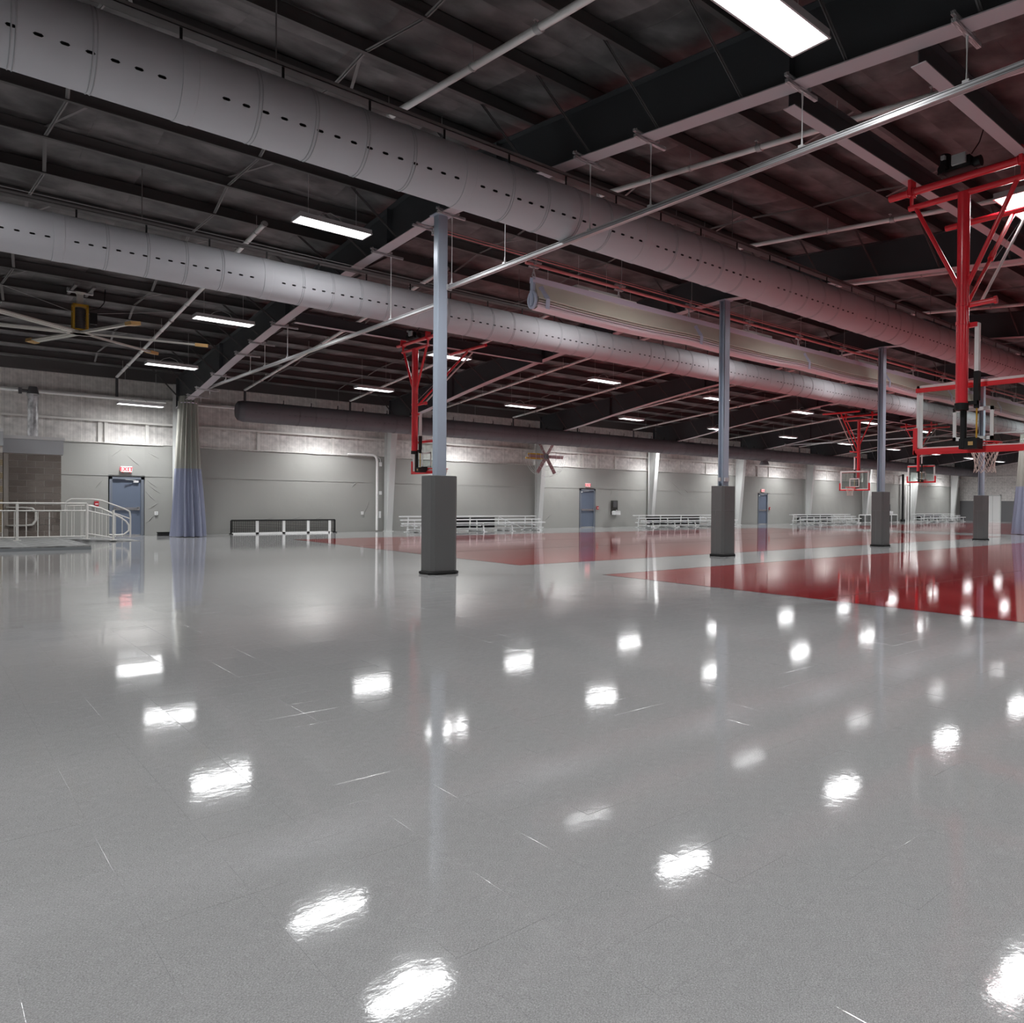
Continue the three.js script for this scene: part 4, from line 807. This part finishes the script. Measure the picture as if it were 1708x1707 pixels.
// ---------------------------------------------------------------- block building, landing and ramp at the left
{
  const blockRoom = (name, label, x0, x1, z0, z1, top, fTop, mats, eave) => {
    const o = thing(name, label, 'block room', [x0, 0, z1]);
    const W = x1 - x0, D = z1 - z0;
    mesh('core', box(0.05, W - 0.012, 0, top, -D, -0.012), M.mortar, o);
    const bl = new THREE.BoxGeometry(0.382, 0.184, 0.09), half = new THREE.BoxGeometry(0.182, 0.184, 0.09), bs = new THREE.BoxGeometry(0.09, 0.184, 0.382);
    for (const g of [bl, half, bs]) uvm(g, 2.2);
    const rows = Math.floor((top - 0.1) / 0.2);
    for (let r = 0; r < rows; r++) {
      const y = 0.1 + 0.2 * r + 0.1, off = r % 2 ? 0.2 : 0;
      for (let x = W - off; x > 0.19; x -= 0.4) { const f = x > 0.39, m = mesh('block', f ? bl : half, mats[Math.floor(rnd() * mats.length)], o); m.position.set(x - (f ? 0.2 : 0.1), y, -0.045 + 0.003 * (rnd() - 0.5)); }
      if (off) { const m = mesh('block', half, mats[0], o); m.position.set(W - 0.1, y, -0.045); }
      for (let z = 0.095; z + 0.4 < D; z += 0.4) { const m = mesh('block', bs, mats[Math.floor(rnd() * mats.length)], o); m.position.set(W - 0.045, y, -z - 0.2); }
    }
    mesh('fascia_board', box(0, W + eave * 0.6, top, fTop - 0.1, -D, 0.04), M.fascia, o);
    mesh('roof_cap', box(0, W + eave, fTop - 0.1, fTop, -D, 0.07), M.fasciaTop, o);
    return o;
  };
  blockRoom('block_room', 'grey-brown concrete block room with grey fascia, standing behind the ramp railing', 1.84, 3.2, ZF + 0.05, -33.0, 2.73, 3.28, [M.block, M.block2], 0.07);
  blockRoom('block_room', 'taller warm brown concrete block room with pale fascia at the edge of the landing', -5.0, 1.835, ZF + 1.05, -32.2, 2.9, 3.43, [M.blockWarm, M.block], 0);
  const s = thing('concrete_landing', 'low grey concrete landing in front of the block rooms', 'landing', [0, 0, 0]);
  mesh('slab', uvm(mg([box(-6, 3.15, 0, 0.11, -32.19, -26.6), box(1.89, 3.15, 0, 0.11, -32.99, -32.19)])), M.concrete, s);
  mesh('nosing', [box(-6, 3.158, 0, 0.075, -32, -26.59)], M.concreteEdge, s);
  const r = thing('concrete_ramp', 'short grey concrete ramp sloping from the landing to the floor by the blue door', 'ramp', [0, 0, 0]);
  const sh = new THREE.Shape([new THREE.Vector2(3.16, 0), new THREE.Vector2(4.9, 0), new THREE.Vector2(3.16, 0.11)]);
  mesh('slope', uvm(new THREE.ExtrudeGeometry(sh, { depth: 2, bevelEnabled: false }).translate(0, 0, -33.0)), M.concrete, r);
  // railing
  const rl = thing('ramp_railing', 'white tubular railing with balusters along the landing and down the ramp', 'railing', [0, 0, 0]);
  const z = -30.6, ty = 1.19;
  const post = (x, y0, y1, zz = z) => mesh('post', [rod(V(x, y0, zz), V(x, y1, zz), 0.032, 10), cbox(x, y0 + 0.006, zz, 0.16, 0.012, 0.16)], M.rail, rl);
  for (const x of [-4.8, -3.1, -1.35, 0.35, 2.03, 3.53]) post(x, 0.11, ty);
  mesh('top_rail', rod(V(-6, ty, z), V(3.53, ty, z), 0.03, 10), M.rail, rl);
  mesh('middle_rail', rod(V(-6, ty - 0.22, z), V(3.53, ty - 0.22, z), 0.022, 10), M.rail, rl);
  mesh('bottom_rail', rod(V(-6, 0.2, z), V(3.53, 0.2, z), 0.022, 10), M.rail, rl);
  for (let x = -4.6; x < 3.5; x += 0.2435) if (Math.abs(((x - 0.35) % 1.68)) > 0.05) mesh('baluster', rod(V(x, 0.2, z), V(x, ty - 0.22, z), 0.012, 8), M.rail, rl);
  // sloping part
  const ramp = (zz, xe, name) => {
    mesh(name, tube([V(3.53, ty - 0.04, zz), V(3.9, ty - 0.14, zz), V(xe - 0.15, ty - 0.42, zz), V(xe, ty - 0.55, zz), V(xe + 0.07, ty - 0.68, zz), V(xe + 0.07, ty - 0.85, zz), V(xe - 0.05, ty - 0.97, zz), V(xe - 0.2, ty - 0.98, zz), V(4.1, ty - 0.97, zz)], 0.024, 9, 60), M.rail, rl);
    mesh('sloped_rail', rod(V(3.53, ty - 0.2, zz), V(4.2, ty - 0.4, zz), 0.02, 9), M.rail, rl);
    mesh('sloped_rail', rod(V(3.53, 0.28, zz), V(4.2, 0.12, zz), 0.02, 9), M.rail, rl);
    post(4.2, 0.04, ty - 0.2, zz);
    for (let k = 1; k < 4; k++) { const x = 3.53 + 0.167 * k; mesh('baluster', rod(V(x, 0.28 - 0.24 * (x - 3.53), zz), V(x, ty - 0.2 - 0.3 * (x - 3.53), zz), 0.011, 8), M.rail, rl); }
  };
  ramp(-31.0, 4.5, 'end_loop');
  const rl2 = thing('ramp_handrail', 'white handrail on the wall side of the ramp, humped and sloping to the blue door', 'railing', [0, 0, 0]);
  const zz = -32.75;
  mesh('top_rail', tube([V(3.25, 0.9, zz), V(3.27, 1.22, zz), V(3.4, 1.32, zz), V(3.9, 1.32, zz), V(4.15, 1.28, zz), V(4.7, 1.02, zz), V(4.85, 0.92, zz), V(4.87, 0.75, zz), V(4.87, 0.05, zz)], 0.024, 9, 70), M.rail, rl2);
  mesh('lower_rail', tube([V(3.3, 1.1, zz), V(3.9, 1.12, zz), V(4.6, 0.8, zz), V(4.86, 0.68, zz)], 0.02, 9, 30), M.rail, rl2);
  for (let x = 3.3; x < 4.8; x += 0.17) mesh('baluster', rod(V(x, 0.08, zz), V(x, 1.1 - Math.max(0, x - 3.9) * 0.45, zz), 0.011, 8), M.rail, rl2);
  const hl = thing('grab_rail', 'white D-shaped grab rail on the block room wall behind the railing', 'railing', [2.3, 0.62, -32.985]);
  mesh('loop', tube([V(-0.35, 0.42, 0), V(0, 0.42, 0.06), V(0.22, 0.4, 0.06), V(0.3, 0.28, 0.06), V(0.3, 0.02, 0.06), V(0.22, -0.12, 0.06), V(0, -0.14, 0.06), V(-0.35, -0.14, 0)], 0.03, 9, 60), M.rail, hl);
  // flue above the block room
  const fl = thing('vent_stack', 'galvanised vent stack with dark cowl rising behind the block room', 'vent', [2.66, 3.285, -34.6]);
  mesh('stack_pipe', rod(V(0, 0, 0), V(0, 1.5, 0), 0.13, 18), M.galv, fl); mesh('collar', rod(V(0, 1.4, 0), V(0, 1.48, 0), 0.16, 18), M.galv, fl); mesh('cowl', [rod(V(0, 1.48, 0), V(0, 1.72, 0), 0.15, 14, 0.1), rod(V(-0.3, 1.56, 0), V(0, 1.56, 0), 0.05, 10), cbox(-0.3, 1.56, 0, 0.08, 0.2, 0.1)], M.motor, fl);
}
renderer.render(scene, camera);
